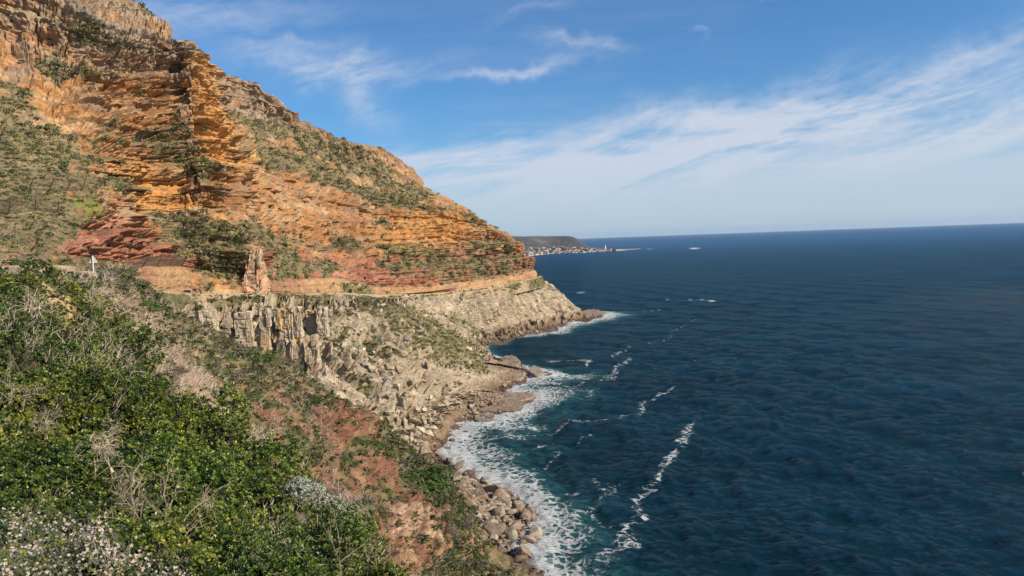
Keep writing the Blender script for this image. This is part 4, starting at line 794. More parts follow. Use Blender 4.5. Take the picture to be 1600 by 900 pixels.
NOTABLE = [((819,803), 10.5, 'great split granite boulder leaning at the water on the pile', (.9, .8, 1.15), 2.6), ((806,795), 8, 'dark tall boulder leaning just left of the great split one', (.7, .8, 1.2), 3), ((845,843), 8, 'low flat brown slab reaching into the foam below the great boulder', (1.4, .8, .4), .6),
           ((796,840), 8.5, 'broad pale brown slab boulder low on the pile', (1.3, 1, .55), 1.6), ((800,815), 8, 'smooth pale slab behind the great boulder', (1.3, .9, .5), 3.2), ((780,858), 7.5, 'rounded orange-brown boulder at the foot of the pile', (1, .9, .9), 2.2), ((814,868), 8, 'dark grey boulder half covering its neighbour near the photo bottom', (1.2, .9, .7), 1.6),
           ((822,874), 5, 'dark wet boulder at the lowest corner of the pile', (1, 1, .7), .6), ((834,880), 3.2, 'small wet brown rock standing alone in foam at the bottom', (1, 1, .7), .3), ((762,790), 7.5, 'large whitish block high on the pile', (1.2, 1, .7), 5), ((785,778), 8, 'tall brown block with a flat shaded side on the upper pile', (1, .9, .9), 3.5),
           ((775,765), 6, 'brown rounded block at the top end of the pile', (1, .9, .8), 2.2), ((757,726), 5.6, 'dark rock alone in the foam beside the narrow shore', (1.3, .9, .7), .4), ((755,752), 3.2, 'small black wet rock awash off the upper pile', (1.5, .8, .4), .1), ((748,667), 6.6, 'round brown boulder sitting alone in white water', (1, .9, 1), .9),
           ((729,674), 5.5, 'flat brown boulder left of the round one', (1.3, .9, .6), .8), ((722,678), 4.5, 'low wet boulder below the flat brown one', (1.3, .9, .5), .5), ((706,687), 6.0, 'brown block at the foam edge on the narrow shore', (1.2, .9, .7), 1.2), ((697,700), 6.5, 'dark rounded block low on the narrow shore', (1.2, 1, .8), 1.2), ((719,721), 5, 'pair-like dark rock at the foam edge above the sea rock', (1.3, .8, .7), .8),
           ((735,735), 4.6, 'jagged dark rock with a pointed top beside the pile', (1.4, .8, .9), 1.0), ((665,686), 7.0, 'big pale block at the foot of the pale cliff', (1.2, 1, .8), 5), ((672,692), 6.0, 'rust-tinted block beside the big pale one', (1.1, 1, .8), 4)]
for (x, y), s, lb, sc_, h in NOTABLE:
    q = Pz(x, y, h); put_boulder((q[0], q[1], h - s * .12), s, lb, None, scale=sc_, rot=(rng.uniform(-.25, .25), rng.uniform(-.25, .25), rng.uniform(0, 6.28)))
scatter_boulders([(700,722),(716,722),(735,742),(760,756),(780,762),(810,780),(838,800),(838,830),(850,845),(832,858),(826,872),(812,872),(790,862),(760,830),(735,790),(715,755)], 118, 21, 2.6, 11.0, 'boulder under the red slope', 'boulders heaped at the foot of the red slope', .56, span=(722, 870, ['far top of the pile', 'upper pile', 'middle of the pile', 'lower pile', 'nearest end of the pile']))
scatter_boulders([(640,680),(690,655),(740,622),(770,600),(784,604),(775,625),(745,652),(715,670),(698,690),(700,712),(712,728),(700,732),(676,712)], 100, 31, 1.8, 5.0, 'boulder under the pale spur', 'boulders lining the shore under the pale spur', .56, span=(600, 730, ['far end of that shore', 'above the rock shelves', 'beside the round boulder', 'near end of that shore']))
scatter_boulders([(748,534),(800,522),(850,512),(900,497),(935,490),(940,494),(905,502),(868,517),(830,524),(785,530),(755,538)], 38, 41, 2.6, 6.5, 'rock of the far headland', 'rocks at the waterline of the far headland', .5, 4, span=(490, 538, ['at its tip', 'behind its tip', 'below its cliff', 'in the inner bay']))
# wave-cut shelves and reef rocks, each its own shape
def shelf(name, outline, h, label, seed, top_tilt=0.0):
    pp = np.array([Pz(x, y, 0.0) for x, y in outline]); c = pp.mean(0); n = len(pp); A = pchip(np.concatenate([pp, pp[:1]]), np.linspace(0, n, 97))[:-1] - c; K = 16; V = []
    for j in range(K + 1):
        t = j / K; s = 1.06 - .06 * t if t < .4 else 1.03 * math.cos((t - .4) / .6 * math.pi / 2) ** .55; zz = -2.5 + (h + 2.5) * math.sin(min(t / .6, 1) * math.pi / 2)
        V.append(np.stack([A[:, 0] * s, A[:, 1] * s, np.full(96, zz)], -1))
    V = np.array(V); nz_ = fbm(V + c, (4.5, 4.5, 2.2), 4, .6, seed); st = np.round(V[..., 2] / .7) * .7; V[..., :2] *= (1 + nz_ * .22)[..., None]; V[..., 2] = V[..., 2] * .6 + st * .4 + nz_ * .9 * (V[..., 2] > 0)
    i = np.arange((K + 1) * 96).reshape(K + 1, 96); i2 = np.roll(i, -1, 1); F = np.stack([i[:-1], i2[:-1], i2[1:], i[1:]], -1).reshape(-1, 4)
    o = obj(name, mesh(name, V.reshape(-1, 3), F, M_BOUL), None, c); props(o, label, 'rock'); return o
shelf('rock_shelf', [(768,625),(800,619),(834,621),(830,627),(812,632),(790,634),(770,634)], 2.6, 'long flat-topped brown rock shelf jutting into the surf', 5)
shelf('rock_shelf', [(755,638),(785,633),(812,634),(814,641),(800,645),(770,647),(752,646)], 2.2, 'lower broad rock shelf just in front of the long flat-topped one', 6)
shelf('rock_shelf', [(742,651),(762,647),(772,652),(764,660),(745,661)], 1.6, 'small rounded rock shelf nearest the round boulder', 7)
shelf('rock_outcrop', [(776,600),(795,592),(820,588),(816,597),(798,602),(788,608)], 3.2, 'sloping granite toe at the point of the pale spur', 8)
shelf('sea_rock', [(826,586),(834,579),(846,582),(848,590),(836,592)], 3.2, 'wedge-shaped sea rock off the point of the pale spur', 9)
shelf('sea_rock', [(846,584),(862,584),(861,588),(848,589)], 1.4, 'low outermost reef rock off the pale spur', 10)
shelf('rock_outcrop', [(784,580),(788,568),(800,567),(812,574),(812,580),(800,584)], 6.0, 'dark angular rock knob above the spur point', 11)
shelf('sea_rock', [(905,490),(925,486),(944,491),(935,495),(915,498)], 2.6, 'low dark tongue of rock at the tip of the far headland', 12)
# fine rubble between the boulders
def tile_mesh(name, TV, TF, locs, scales, mat, rots=None, attrs=None, colors=None, full=None):
    n = len(locs); k = len(TV)
    if full is None:
        a = rng.uniform(0, 6.28, n) if rots is None else rots; c, s = np.cos(a), np.sin(a)
        V = TV[None] * scales.reshape(n, 1, -1); V = np.stack([V[..., 0] * c[:, None] - V[..., 1] * s[:, None], V[..., 0] * s[:, None] + V[..., 1] * c[:, None], V[..., 2]], -1)
    else: V = np.einsum('kj,nij->nki', TV, full) * scales.reshape(n, 1, -1)
    V = V + np.asarray(locs)[:, None]; F = (TF[None] + (np.arange(n) * k)[:, None, None]).reshape(-1, TF.shape[1])
    at = {'albedo': np.repeat(colors, k, 0)} if colors is not None and len(colors) == n else ({'albedo': colors} if colors is not None else None)
    return mesh(name, V.reshape(-1, 3), F, mat, at)
IV1, IF1 = ico(1)
def rubble():
    idx = rng.integers(0, 700, 3600); o = rng.uniform(.5, 34, 3600) ; L = SHC[idx] + SHN[idx] * o[:, None]; L[:, 2] = [shore_h(q) for q in o]; sc = rng.uniform(.4, 1.2, (3600, 1)) * rng.uniform(.7, 1.2, (3600, 3)) 
    far_ = cx[rng.integers(285, 399, 900), :3]; far_ = far_ + rng.normal(size=far_.shape) * (3, 3, 0) + (-3, 3, .6); L = np.concatenate([L, far_]); sc = np.concatenate([sc, rng.uniform(.8, 2.2, (900, 1)) * rng.uniform(.7, 1.2, (900, 3))])
    ob = obj('rubble', tile_mesh('rubble', boulder_verts(3, IV1, planes=6), IF1, L, sc, M_BOUL)); props(ob, kind='stuff', label='loose rubble between the shore boulders')
rubble(); print('boulders', time.time() - T0)
# loose blocks scattered on the pale slope
def loose(name, label, sh, w, n, smin, smax, cols, mat, seed):
    r = np.random.default_rng(seed); pts, _ = weighted(sh, w, n, seed); sc = (smin + (smax - smin) * r.uniform(size=(n, 1)) ** 3) * r.uniform(.65, 1.2, (n, 3)) * np.clip(pts[:, 1:2] / (500 if sh is SM else 300), .3, 1.2); rot = np.linalg.qr(r.normal(size=(n, 3, 3)))[0]; V1 = boulder_verts(seed, IV1, .35, .8, 8)
    c = np.array(cols, np.float32)[r.integers(0, len(cols), n)] * r.uniform(.75, 1.15, (n, 1)).astype(np.float32)
    props(obj(name, tile_mesh(name, V1, IF1, pts + (0, 0, .1), sc, mat, full=rot, colors=c.astype(np.float32))), kind='stuff', label=label)

# ------------------------------------------------------------------ 6. far shore: hill, beach, village, lighthouse
def build_far():
    xs = [640, 740, 800, 823, 845, 867, 908, 947, 974, 1002]
    base = [(640,412),(740,406),(800,402),(823,400.2),(845,397.8),(867,395.8),(908,394.6),(947,392.2),(974,391.0),(1002,388.6)]
    b0 = np.array([Pz(x, y, 1.0) for x, y in base]); 
    mid = np.array([P(x, y, b[1] + 250) for (x, y), b in zip([(640,398),(740,396),(800,394),(823,392.5),(845,391.5),(867,390.5),(905,390),(945,389.4),(972,389.0),(1003,388)], b0)])
    lift = np.array([P(x, y, b[1] + 900) for (x, y), b in zip([(640,386),(740,384),(800,383),(823,382.5),(845,382),(867,382),(903,384),(935,387.6),(968,388.2),(1004,387.4)], b0)])
    top = np.array([P(x, y, b[1] + 1500) for (x, y), b in zip([(640,371),(740,370),(793,369.6),(820,369.5),(842,368.8),(870,368.4),(893,369.4),(922,385.8),(962,387.9),(1004,387.2)], b0)])
    back = top + np.array([0, 1200, -40.0]); low = b0.copy(); low[:, 2] = -4; low[:, 1] -= 25; bch = b0 + np.array([0, 60, 2.0])
    G = np.stack([low, b0, bch, mid, lift, top, back]); X = pchip(np.swapaxes(pchip(G, np.linspace(0, 6, 90)), 0, 1), np.linspace(0, 9, 300)); X = np.swapaxes(X, 0, 1)
    vv = np.linspace(0, 6, 90)[:, None] + 0 * X[..., 0]; X[..., 2] += fbm(X, (420, 420, 200), 5, .55, 61.) * 22 * sstep(vv, 2.6, 4) * sstep(5.6 - vv, -.4, 1.2) * sstep(930 - np.linspace(640, 1002, 300)[None, :], 0, 30)
    t = fbm(X, (300, 300, 100), 4, .6, 71.); c = np.zeros(X.shape, np.float32) + np.array((.055, .055, .050), np.float32); c = mixc(c, (.12, .105, .085), sstep(t, -.05, .4) * .8)
    c = mixc(c, (.30, .26, .20), sstep(fbm(X, (60, 60, 60), 3, .6, 81.), .30, .5) * sstep(vv, 3.0, 4.5) * .6)
    c = mixc(c, (.62, .58, .50), sstep(2.45 - vv, -.15, .1) * (1 - .6 * sstep(np.linspace(640, 1002, 300)[None, :] + 0 * vv, 955, 975))); i = np.arange(vv.size).reshape(vv.shape); F = np.stack([i[:-1, :-1], i[:-1, 1:], i[1:, 1:], i[1:, :-1]], -1).reshape(-1, 4)
    m, n, b = new_mat('far_land'); n.set(b.inputs['Base Color'], n.add('ShaderNodeAttribute', attribute_name='albedo').outputs['Color']); b.inputs['Roughness'].default_value = .95
    o = obj('far_hill', mesh('far_hill', X.reshape(-1, 3), F, m, {'albedo': c.reshape(-1, 3)}, True)); props(o, kind='structure', label='low dark hill and pale beach across the bay')
    class Q: pass
    q = Q(); q.X = X; q.px, q.py = project(X); q.N = X; return q
SF = build_far()
HW = [plain_mat('house_wall_white', (.46, .45, .43), .8, .05), plain_mat('house_wall_pink', (.62, .38, .30), .8, .05), plain_mat('house_wall_sand', (.60, .50, .38), .8, .05)]
HR = [plain_mat('house_roof_red', (.36, .10, .06), .8, .1), plain_mat('house_roof_grey', (.22, .21, .20), .8, .1), plain_mat('house_roof_white', (.38, .37, .36), .8, .1)]
def gable(w, d, h, rh, e=.5):
    return [(-w-e, -d-e, h), (w+e, -d-e, h), (w+e, d+e, h), (-w-e, d+e, h), (-w-e, 0, h+rh), (w+e, 0, h+rh)], [(0, 1, 5, 4), (2, 3, 4, 5), (1, 2, 5), (3, 0, 4), (3, 2, 1, 0)]
HWM = []; HRM = []
for wi, (w_, d_, h_) in enumerate([(7, 5, 4), (9, 6, 6.5), (6, 5, 6)]):
    mb = MB(); mb.box(-w_, w_, -d_, d_, -3, h_); Fv = [tuple(f) for f in mb.F]
    for M_ in HW: HWM.append(mesh('house_wall', np.array(mb.V), np.array(Fv), M_))
    v, f = gable(w_, d_, h_, 3.2)
    for M_ in HR:
        me = bpy.data.meshes.new('house_roof'); me.from_pydata(v, [], f); me.materials.append(M_); HRM.append(me)
r = np.random.default_rng(33); cnt = 0
for k in range(190):
    x = 822 + 134 * r.uniform() ** .9; by = np.interp(x, [823, 845, 867, 908, 947, 974], [398.5, 396.6, 394.8, 393.6, 391.6, 390.6]); top_ = np.interp(x, [822, 870, 905, 940, 975], [388, 384.5, 386, 388, 389.4]); y = by - (by - top_) * r.uniform() ** 1.7
    p, _ = on_sheet(SF, x, y); s = r.integers(3); o = empty('house', p + np.array([0, 0, .5])); o.rotation_euler = (0, 0, r.normal() * .5); sc = r.uniform(.8, 1.35); o.scale = (sc, sc, sc)
    wi_ = r.choice(3, p=[.6, .2, .2]); ri_ = r.choice(3, p=[.4, .35, .25]); obj('wall', HWM[s * 3 + wi_], o); obj('roof', HRM[s * 3 + ri_], o)
    props(o, '%s house with %s roof in the distant village %s' % (['white', 'pinkish', 'sandy'][wi_], ['red', 'grey', 'white'][ri_], 'at its left end' if x < 850 else 'under the hill' if x < 885 else 'below the end of the hill' if x < 915 else 'left of the lighthouse' if x < 945 else 'right of the lighthouse'), 'house', 'houses of the distant seaside village')
TV = unit(IV1) * np.array([1, 1, .8]); tl = []; tc = []
for k in range(420):
    x = 822 + 140 * r.uniform(); by = np.interp(x, [823, 845, 867, 908, 947, 974], [397.5, 395.6, 394, 393, 391.2, 390.2]); y = by - 8 * r.uniform() ** 1.5 * np.interp(x, [822, 900, 970], [1, .8, .3]); tl.append(on_sheet(SF, x, y)[0] + (0, 0, 2)); tc.append(r.uniform(4, 9))
o = obj('village_trees', tile_mesh('village_trees', TV, IF1, np.array(tl), np.array(tc)[:, None] * np.ones((1, 3)), M_SHRUB, colors=np.tile(np.array([[.035, .05, .02]], np.float32), (420, 1)))); props(o, kind='stuff', label='dark trees between the village houses')
lp = on_sheet(SF, 946, 390)[0]; lh = empty('lighthouse', lp); props(lh, 'white cylindrical lighthouse on the low point beyond the bay', 'lighthouse')
def lathe(name, prof, mat, parent, seg=20):
    V = [(r_ * math.cos(a), r_ * math.sin(a), z) for r_, z in prof for a in np.linspace(0, 2 * math.pi, seg, endpoint=False)]; F = [(i * seg + j, i * seg + (j + 1) % seg, (i + 1) * seg + (j + 1) % seg, (i + 1) * seg + j) for i in range(len(prof) - 1) for j in range(seg)]
    return obj(name, mesh(name, np.array(V), np.array(F), mat, smooth=True), parent)
M_WHITE = plain_mat('lighthouse_paint', (.88, .88, .86), .6, .04, .3); M_GLS = plain_mat('lantern_glass', (.10, .12, .14), .15, .1)
lathe('tower', [(5.2, -3), (4.6, 4), (3.5, 36), (3.5, 36.2), (0.1, 36.2)], M_WHITE, lh); lathe('gallery', [(3.6, 34.6), (5.0, 35), (5.0, 36.4), (3.6, 36.4)], M_WHITE, lh); lathe('lantern', [(2.3, 36.2), (2.3, 40)], M_GLS, lh); lathe('dome', [(2.8, 40), (2.2, 41.6), (1.1, 42.6), (.2, 43.4), (.02, 44.6)], M_WHITE, lh)
print('far', time.time() - T0)

# ------------------------------------------------------------------ 7. shrubs on the slopes
def leaf_cloud(seed, n, leaf, cols, flat=.75, hollow=.55):
    """A rounded crown of many leaf faces, radius 1."""
    r = np.random.default_rng(seed); d = unit(r.normal(size=(n, 3))); d[:, 2] = np.abs(d[:, 2]) * 1.0 - .12; lump = 1 + .28 * pn(d[:, 0] * 2.1 + seed, d[:, 1] * 2.1, d[:, 2] * 2.1) + .16 * pn(d[:, 0] * 5 + seed, d[:, 1] * 5, d[:, 2] * 5)
    rad = (hollow + (1 - hollow) * r.uniform(size=n) ** .5) * lump; c = d * rad[:, None] * np.array([1, 1, flat]); nn = unit(d + r.normal(size=(n, 3)) * .55); a = unit(np.cross(nn, r.normal(size=(n, 3)))); b = np.cross(nn, a)
    s = leaf * r.uniform(.6, 1.3, (n, 1)); V = np.stack([c - a * s, c - b * s * .55, c + a * s, c + b * s * .55], 1).reshape(-1, 3); F = np.arange(n * 4).reshape(n, 4)
    t = r.uniform(size=n) * .6 + .4 * (pn(c[:, 0] * 3 + seed, c[:, 1] * 3, c[:, 2] * 3) * .5 + .5); cc = np.array([np.interp(t, np.linspace(0, 1, len(cols)), np.array(cols)[:, i]) for i in range(3)]).T
    return V, F, np.repeat(cc, 4, 0).astype(np.float32)
PAL = {'green': [(.030, .060, .012), (.065, .115, .020), (.12, .17, .035)], 'olive': [(.065, .068, .024), (.13, .125, .045), (.20, .18, .075)], 'grey': [(.10, .09, .065), (.17, .145, .105), (.24, .20, .15)], 'dark': [(.026, .038, .012), (.055, .070, .022), (.09, .105, .035)]}
SHM = {}
for pi, (pn_, cols) in enumerate(PAL.items()):
    for v in range(3):
        V, F, C_ = leaf_cloud(100 + pi * 10 + v, 520, .095, cols); SHM[(pn_, v)] = mesh('shrub', V, F, M_SHRUB, {'albedo': C_})
def put_shrub(p, R_, pal, label, group=None, name='shrub', hs=.85, cat='shrub'):
    o = obj(name, SHM[(pal, rng.integers(3))], None, p - np.array([0, 0, R_ * .12])); o.scale = (R_ * rng.uniform(.85, 1.2), R_ * rng.uniform(.85, 1.2), R_ * hs * rng.uniform(.8, 1.2)); o.rotation_euler = (rng.uniform(-.12, .12), rng.uniform(-.1, .25), rng.uniform(0, 6.28)); props(o, label, cat, group); return o
def px_shrub(sh, x, y, rpx, pal, label, group=None, hs=.85):
    p, n = on_sheet(sh, x, y); return put_shrub(p, rpx * p[1] / FPX, pal, label, group, hs=hs)
SPECIAL = [(SG, 303,482, 17, 'dark', 'large dark rounded bush hanging below the road bend parapet', .95), (SR, 665,752, 42, 'green', 'largest bright green bush on the red slope above the boulders', .6), (SR, 640,745, 30, 'green', 'green bush joined to the left of the largest one', .6), (SR, 683,735, 28, 'green', 'green bush joined to the upper right of the largest one', .6),
           (SR, 704,785, 22, 'olive', 'dark olive bush right below the largest green bush', 1.0), (SR, 700,806, 14, 'olive', 'small olive bush under the dark olive one', 1), (SR, 342,620, 12, 'green', 'vivid green bush on tan ground below the twisted dark branch', .9), (SR, 290,551, 9, 'green', 'round bright green bush in the middle of the bare tan patch', .9),
           (SR, 315,538, 7, 'green', 'small round green bush above right of the bare patch', .9), (SR, 246,513, 7, 'green', 'small green bush near the top of the near slope', .9), (SR, 425,550, 22, 'green', 'wide green bush at the foot of the granite pillars', .6), (SR, 400,545, 16, 'green', 'leafy green bush left below the granite pillars', .6), (SR, 448,562, 18, 'olive', 'olive bush right below the granite pillars', .6),
           (SR, 352,558, 15, 'green', 'dark green bush left of the slope centre', .8), (SR, 380,560, 13, 'olive', 'olive bush beside the dark green one', .8), (SR, 535,720, 13, 'green', 'bluish green bush in the red gully', 1.0), (SR, 585,693, 16, 'green', 'bright green bush beneath the red crag', .8), (SR, 553,692, 11, 'green', 'small green bush left beneath the red crag', .8),
           (SR, 596,802, 12, 'dark', 'dark green bush above the lower red cliff', .9), (SR, 560,790, 12, 'dark', 'dark bush left above the lower red cliff', .9), (SR, 640,805, 8, 'green', 'little green bush on the lower red cliff', .9), (SR, 390,600, 22, 'olive', 'broad olive bush in the centre of the red slope', .7), (SR, 415,600, 16, 'olive', 'brownish olive bush right of the broad olive one', .7),
           (SR, 100,437, 9, 'green', 'green bush under the short stone wall by the sign', .7), (SR, 88,438, 8, 'green', 'low green bush just left of the sign wall', .7), (SM, 160,417, 14, 'olive', 'olive bush right behind the triangular sign', .9), (SM, 178,417, 9, 'olive', 'small olive bush right of the sign post', .9), (SM, 30,412, 26, 'green', 'wide green bush behind the left stone wall', .5), (SM, 112,352, 12, 'dark', 'dark green bush on the left slope above the red rocks', .7)]
for sh, x, y, rp, pal, lb, hs in SPECIAL: px_shrub(sh, x, y, rp, pal, lb, hs=hs)
THICK = [(-60,425),(62,425),(110,455),(190,505),(238,580),(330,645),(396,705),(452,748),(556,825),(656,905),(656,1000),(-60,1000)]
def seen(sh):                                                 # how much picture a bit of surface takes up
    if not hasattr(sh, 'seen_'):
        gx = np.gradient(sh.px, axis=1) * np.gradient(sh.py, axis=0) - np.gradient(sh.px, axis=0) * np.gradient(sh.py, axis=1); gx = gx * (1 if np.median(gx) > 0 else -1); s_ = np.clip(gx, 0, 6)
        if sh is SR: s_ = s_ * (1 - in_poly(sh.px, sh.py, THICK, 3))
        sh.seen_ = s_ + .02
    return sh.seen_
def weighted(sh, w, n, seed):
    r = np.random.default_rng(seed); w = w.ravel() * seen(sh).ravel() * ((sh.px.ravel() > -60) & (sh.px.ravel() < 1000) & (sh.py.ravel() < 960) & (sh.py.ravel() > -40)); i = r.choice(w.size, n, replace=False, p=w / w.sum()); return sh.X.reshape(-1, 3)[i], i
wr = (SR.veg * .9 + .10) * sstep(SR.X[..., 1], 45, 70) * (1 - .75 * SR.brush) * sstep(SR.X[..., 2], 4, 9)
pts, _ = weighted(SR, wr, 240, 51)
for p in pts:
    z_ = rng.choice(['green', 'olive', 'grey', 'dark', 'olive', 'grey']); R_ = rng.uniform(.75, 1.9) * (p[1] / 150) ** .6 * rng.choice([1, 1, 1.6]); qx, qy = project(p); put_shrub(p, R_, z_, '%s %s shrub on the near slope, %s' % ('large' if R_ > 1.5 else 'small' if R_ < .8 else 'medium', {'green': 'bright green', 'olive': 'olive', 'grey': 'grey-brown', 'dark': 'dark green'}[z_], ('close below the white sign' if qy < 460 and qx < 215 else 'beside the road-bend hollow' if qy < 500 and qx > 215 else 'at the top of the dry brush' if qy < 500 else 'below the granite pillars' if qy < 600 and qx > 330 else 'beside the dry brush' if qy < 640 and qx <= 330 else 'left of the red crag' if qy < 720 and qx < 500 else 'around the red crag' if qy < 720 else 'above the boulder pile' if qx > 690 else 'on the lower red cliff' if qx > 580 else 'above the silvery shrub')), '%s shrubs scattered on the near red slope' % {'green': 'bright green', 'olive': 'olive', 'grey': 'grey-brown', 'dark': 'dark green'}[z_], hs=.75)
loose('scree_blocks', 'loose pale blocks strewn down the granite spur', SG, (1 - SG.veg * .6) * sstep(SG.X[..., 2], 2, 8) * sstep(SG.px, 490, 520) * sstep(780 - SG.px, 0, 40), 1300, .5, 3.4, [CREAM, GTAN, GGREY], M_GRAN, 14)
loose('red_stones', 'loose stones on the near red slope', SR, (1 - SR.brush) * sstep(SR.X[..., 1], 60, 100), 2600, .10, .95, [(.34, .20, .13), (.22, .10, .06), (.38, .28, .20)], M_RED, 24)
loose('fallen_blocks', 'fallen sandstone blocks on the mountain ledges', SM, SM.veg + .15, 1800, .3, 2.3, [(.34, .20, .10), (.30, .20, .13), (.24, .18, .13)], M_SAND, 34)
def scrub(name, sh, w, n, seed, rmin, rmax, label, leaves=26, leaf=.34, pal=('green', 'olive', 'grey', 'dark'), pr=(.22, .36, .27, .15), hs=.7):
    pts, _ = weighted(sh, w, n, seed); r = np.random.default_rng(seed); Vs = []; Cs = []; Tm = [leaf_cloud(seed + i, leaves, leaf, PAL[p], .9, .35) for i, p in enumerate(pal) for _ in (0,)]
    sizek = np.clip(pts[:, 1] / (450 if sh is SM else 300 if sh is SG else 190), .38, 1.3)
    which = r.choice(len(pal), n, p=np.array(pr) / sum(pr)); sc = rmin + (rmax - rmin) * r.uniform(size=n) ** 1.8; sc = sc * sizek
    for i in range(len(pal)):
        k = which == i; V = Tm[i][0]; a = r.uniform(0, 6.28, k.sum()); c, s = np.cos(a)[:, None], np.sin(a)[:, None]; q = V[None] * (sc[k][:, None, None] * np.array([1, 1, hs])); q = np.stack([q[..., 0] * c - q[..., 1] * s, q[..., 0] * s + q[..., 1] * c, q[..., 2]], -1) + pts[k][:, None]
        Vs.append(q.reshape(-1, 3)); Cs.append((Tm[i][2][None] * r.uniform(.75, 1.25, (k.sum(), 1, 1))).reshape(-1, 3))
    V = np.concatenate(Vs); o = obj(name, mesh(name, V, np.arange(len(V)).reshape(-1, 4), M_SHRUB, {'albedo': np.concatenate(Cs).astype(np.float32)})); props(o, kind='stuff', label=label)
scrub('mountain_scrub', SM, (SM.veg ** 1.5 + .06) * (SM.X[..., 1] / 400) ** .5, 7500, 61, .7, 3.1, 'low scrub on the ledges of the mountain', 18)
scrub('cliff_scrub', SG, SG.veg ** 1.5, 2800, 71, .4, 1.7, 'low scrub on the granite spur and cliff top', 22)
scrub('slope_scrub', SR, (SR.veg * .8 + .2) * sstep(SR.X[..., 1], 45, 80) * sstep(SR.X[..., 2], 3, 8) * (1 - SR.brush * .7), 6600, 81, .28, 1.9, 'small scrub on the near red slope', 20)
def under_scrub():                                            # the slope beside and below the thicket is brushy too
    r = np.random.default_rng(15); w = ((SR.X[..., 1] > 16) & (SR.X[..., 1] < 95) & (SR.X[..., 2] > 30)).ravel() * np.linalg.norm(np.cross(np.gradient(SR.X, axis=1), np.gradient(SR.X, axis=0)), axis=-1).ravel() / SR.X[..., 1].ravel() ** .6
    i = r.choice(w.size, 1900, replace=False, p=w / w.sum()); P_ = SR.X.reshape(-1, 3)[i]; Vs = []; Cs = []; T = [leaf_cloud(950 + k, 30, .28, PAL[['green', 'olive', 'grey', 'dark'][k]], .8, .35) for k in range(4)]
    for k, p in enumerate(P_):
        v_, f_, c_ = T[k % 4]; s_ = r.uniform(.3, .95) * (p[1] / 60) ** .3; Vs.append(v_ * s_ + p); Cs.append(c_)
    V = np.concatenate(Vs); props(obj('slope_brush', mesh('slope_brush', V, np.arange(len(V)).reshape(-1, 4), M_SHRUB, {'albedo': np.concatenate(Cs)})), kind='stuff', label='brushy ground cover on the slope below the thicket')
under_scrub()
def bank_scrub():                                             # bushes on the bank under the near road bend
    r = np.random.default_rng(5); Vs = []; Cs = []
    for k in range(900):
        i = int(r.uniform(95, 560)); p = rc[i] + out_[i] * r.uniform(5.9, 9.5); p = p + np.array([0, 0, -max(0, (np.linalg.norm(p[:2] - rc[i][:2]) - 6.2)) * 3.2]); s_ = r.uniform(.5, 1.5) * np.clip(p[1] / 500, .6, 1.4); v_, f_, c_ = leaf_cloud(900 + k % 7, 26, .34, PAL[['green', 'olive', 'dark', 'grey'][k % 4]], .8, .35)
        if pn(np.array([p[1] / 30]), np.array([.5]), np.array([.5]))[0] < -.15: continue
        Vs.append(v_ * s_ + p); Cs.append(c_)
    V = np.concatenate(Vs); props(obj('bank_scrub', mesh('bank_scrub', V, np.arange(len(V)).reshape(-1, 4), M_SHRUB, {'albedo': np.concatenate(Cs)})), kind='stuff', label='scrub along the outer edge of the road')
bank_scrub()
print('shrubs', time.time() - T0)
# ------------------------------------------------------------------ 8. foreground thicket
EDGE = [(-160,418,24),(0,424,25),(62,422,26),(112,452,27),(192,505,28),(238,578,26),(330,642,22),(396,702,19),(452,744,17),(556,822,15),(656,904,13),(780,1000,12)]
NEARP = [(-420,560,15),(-330,640,13),(-260,740,11),(-180,840,9.5),(-100,900,8.5),(-40,980,8),(50,1020,7.6),(150,1040,7.4),(250,1070,7.4),(370,1110,7.6),(480,1150,7.8),(620,1210,8.2)]
Lf = [[('o',-.6,1.8,-3.6,2,j) for j in range(12)], [('o',-.2,.9,-1.1,2,j) for j in range(12)], [q for q in EDGE]]
for t in (.25, .5, .75, 1.0):
    Lf.append([(a[0] + (b[0]-a[0])*t, a[1] + (b[1]-a[1])*t, 1 / (1/a[2] + (1/b[2] - 1/a[2]) * t)) for a, b in zip(EDGE, NEARP)])
sf = Sheet(Lf, 4.4, maxn=44); sf.orient(); 
_m1, _e, _tx, _ty = worley(sf.X[..., 0] / 2.3 + fbm(sf.X, 1.5, 2, .5, 88.) * .35, (sf.X[..., 2] + sf.X[..., 1] * .45) / 2.0, 931); mound = np.clip(_e * 1.5, 0, 1) ** .5
Hn = unit(sf.N + np.array([.1, -.2, .55])); cl_ = fbm(sf.X, (1.5, 1.5, 1.2), 3, .55, 3.) * .85 + fbm(sf.X, 3.6, 2, .5, 9.) * .6 + fbm(sf.X, .5, 2, .5, 19.) * .22
cl_ = cl_ + (mound - .75) * .9
sf.X = sf.X + Hn * (cl_ * np.clip(sf.X[..., 1] / 14, .6, 1.4))[..., None] - Hn * .15; sf.frame()
if sf.flip: sf.N = -sf.N
sf.px, sf.py = project(sf.X)
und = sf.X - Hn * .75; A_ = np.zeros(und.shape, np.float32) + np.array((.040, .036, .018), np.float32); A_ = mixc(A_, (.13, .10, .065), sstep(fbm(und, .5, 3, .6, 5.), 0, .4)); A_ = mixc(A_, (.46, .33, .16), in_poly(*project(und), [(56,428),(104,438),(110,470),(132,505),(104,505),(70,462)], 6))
o = obj('thicket_floor', mesh('thicket_floor', und.reshape(-1, 3), sf.faces(), M_RED, {'albedo': A_.reshape(-1, 3)})); props(o, kind='structure', label='shaded litter and stems under the foreground thicket')
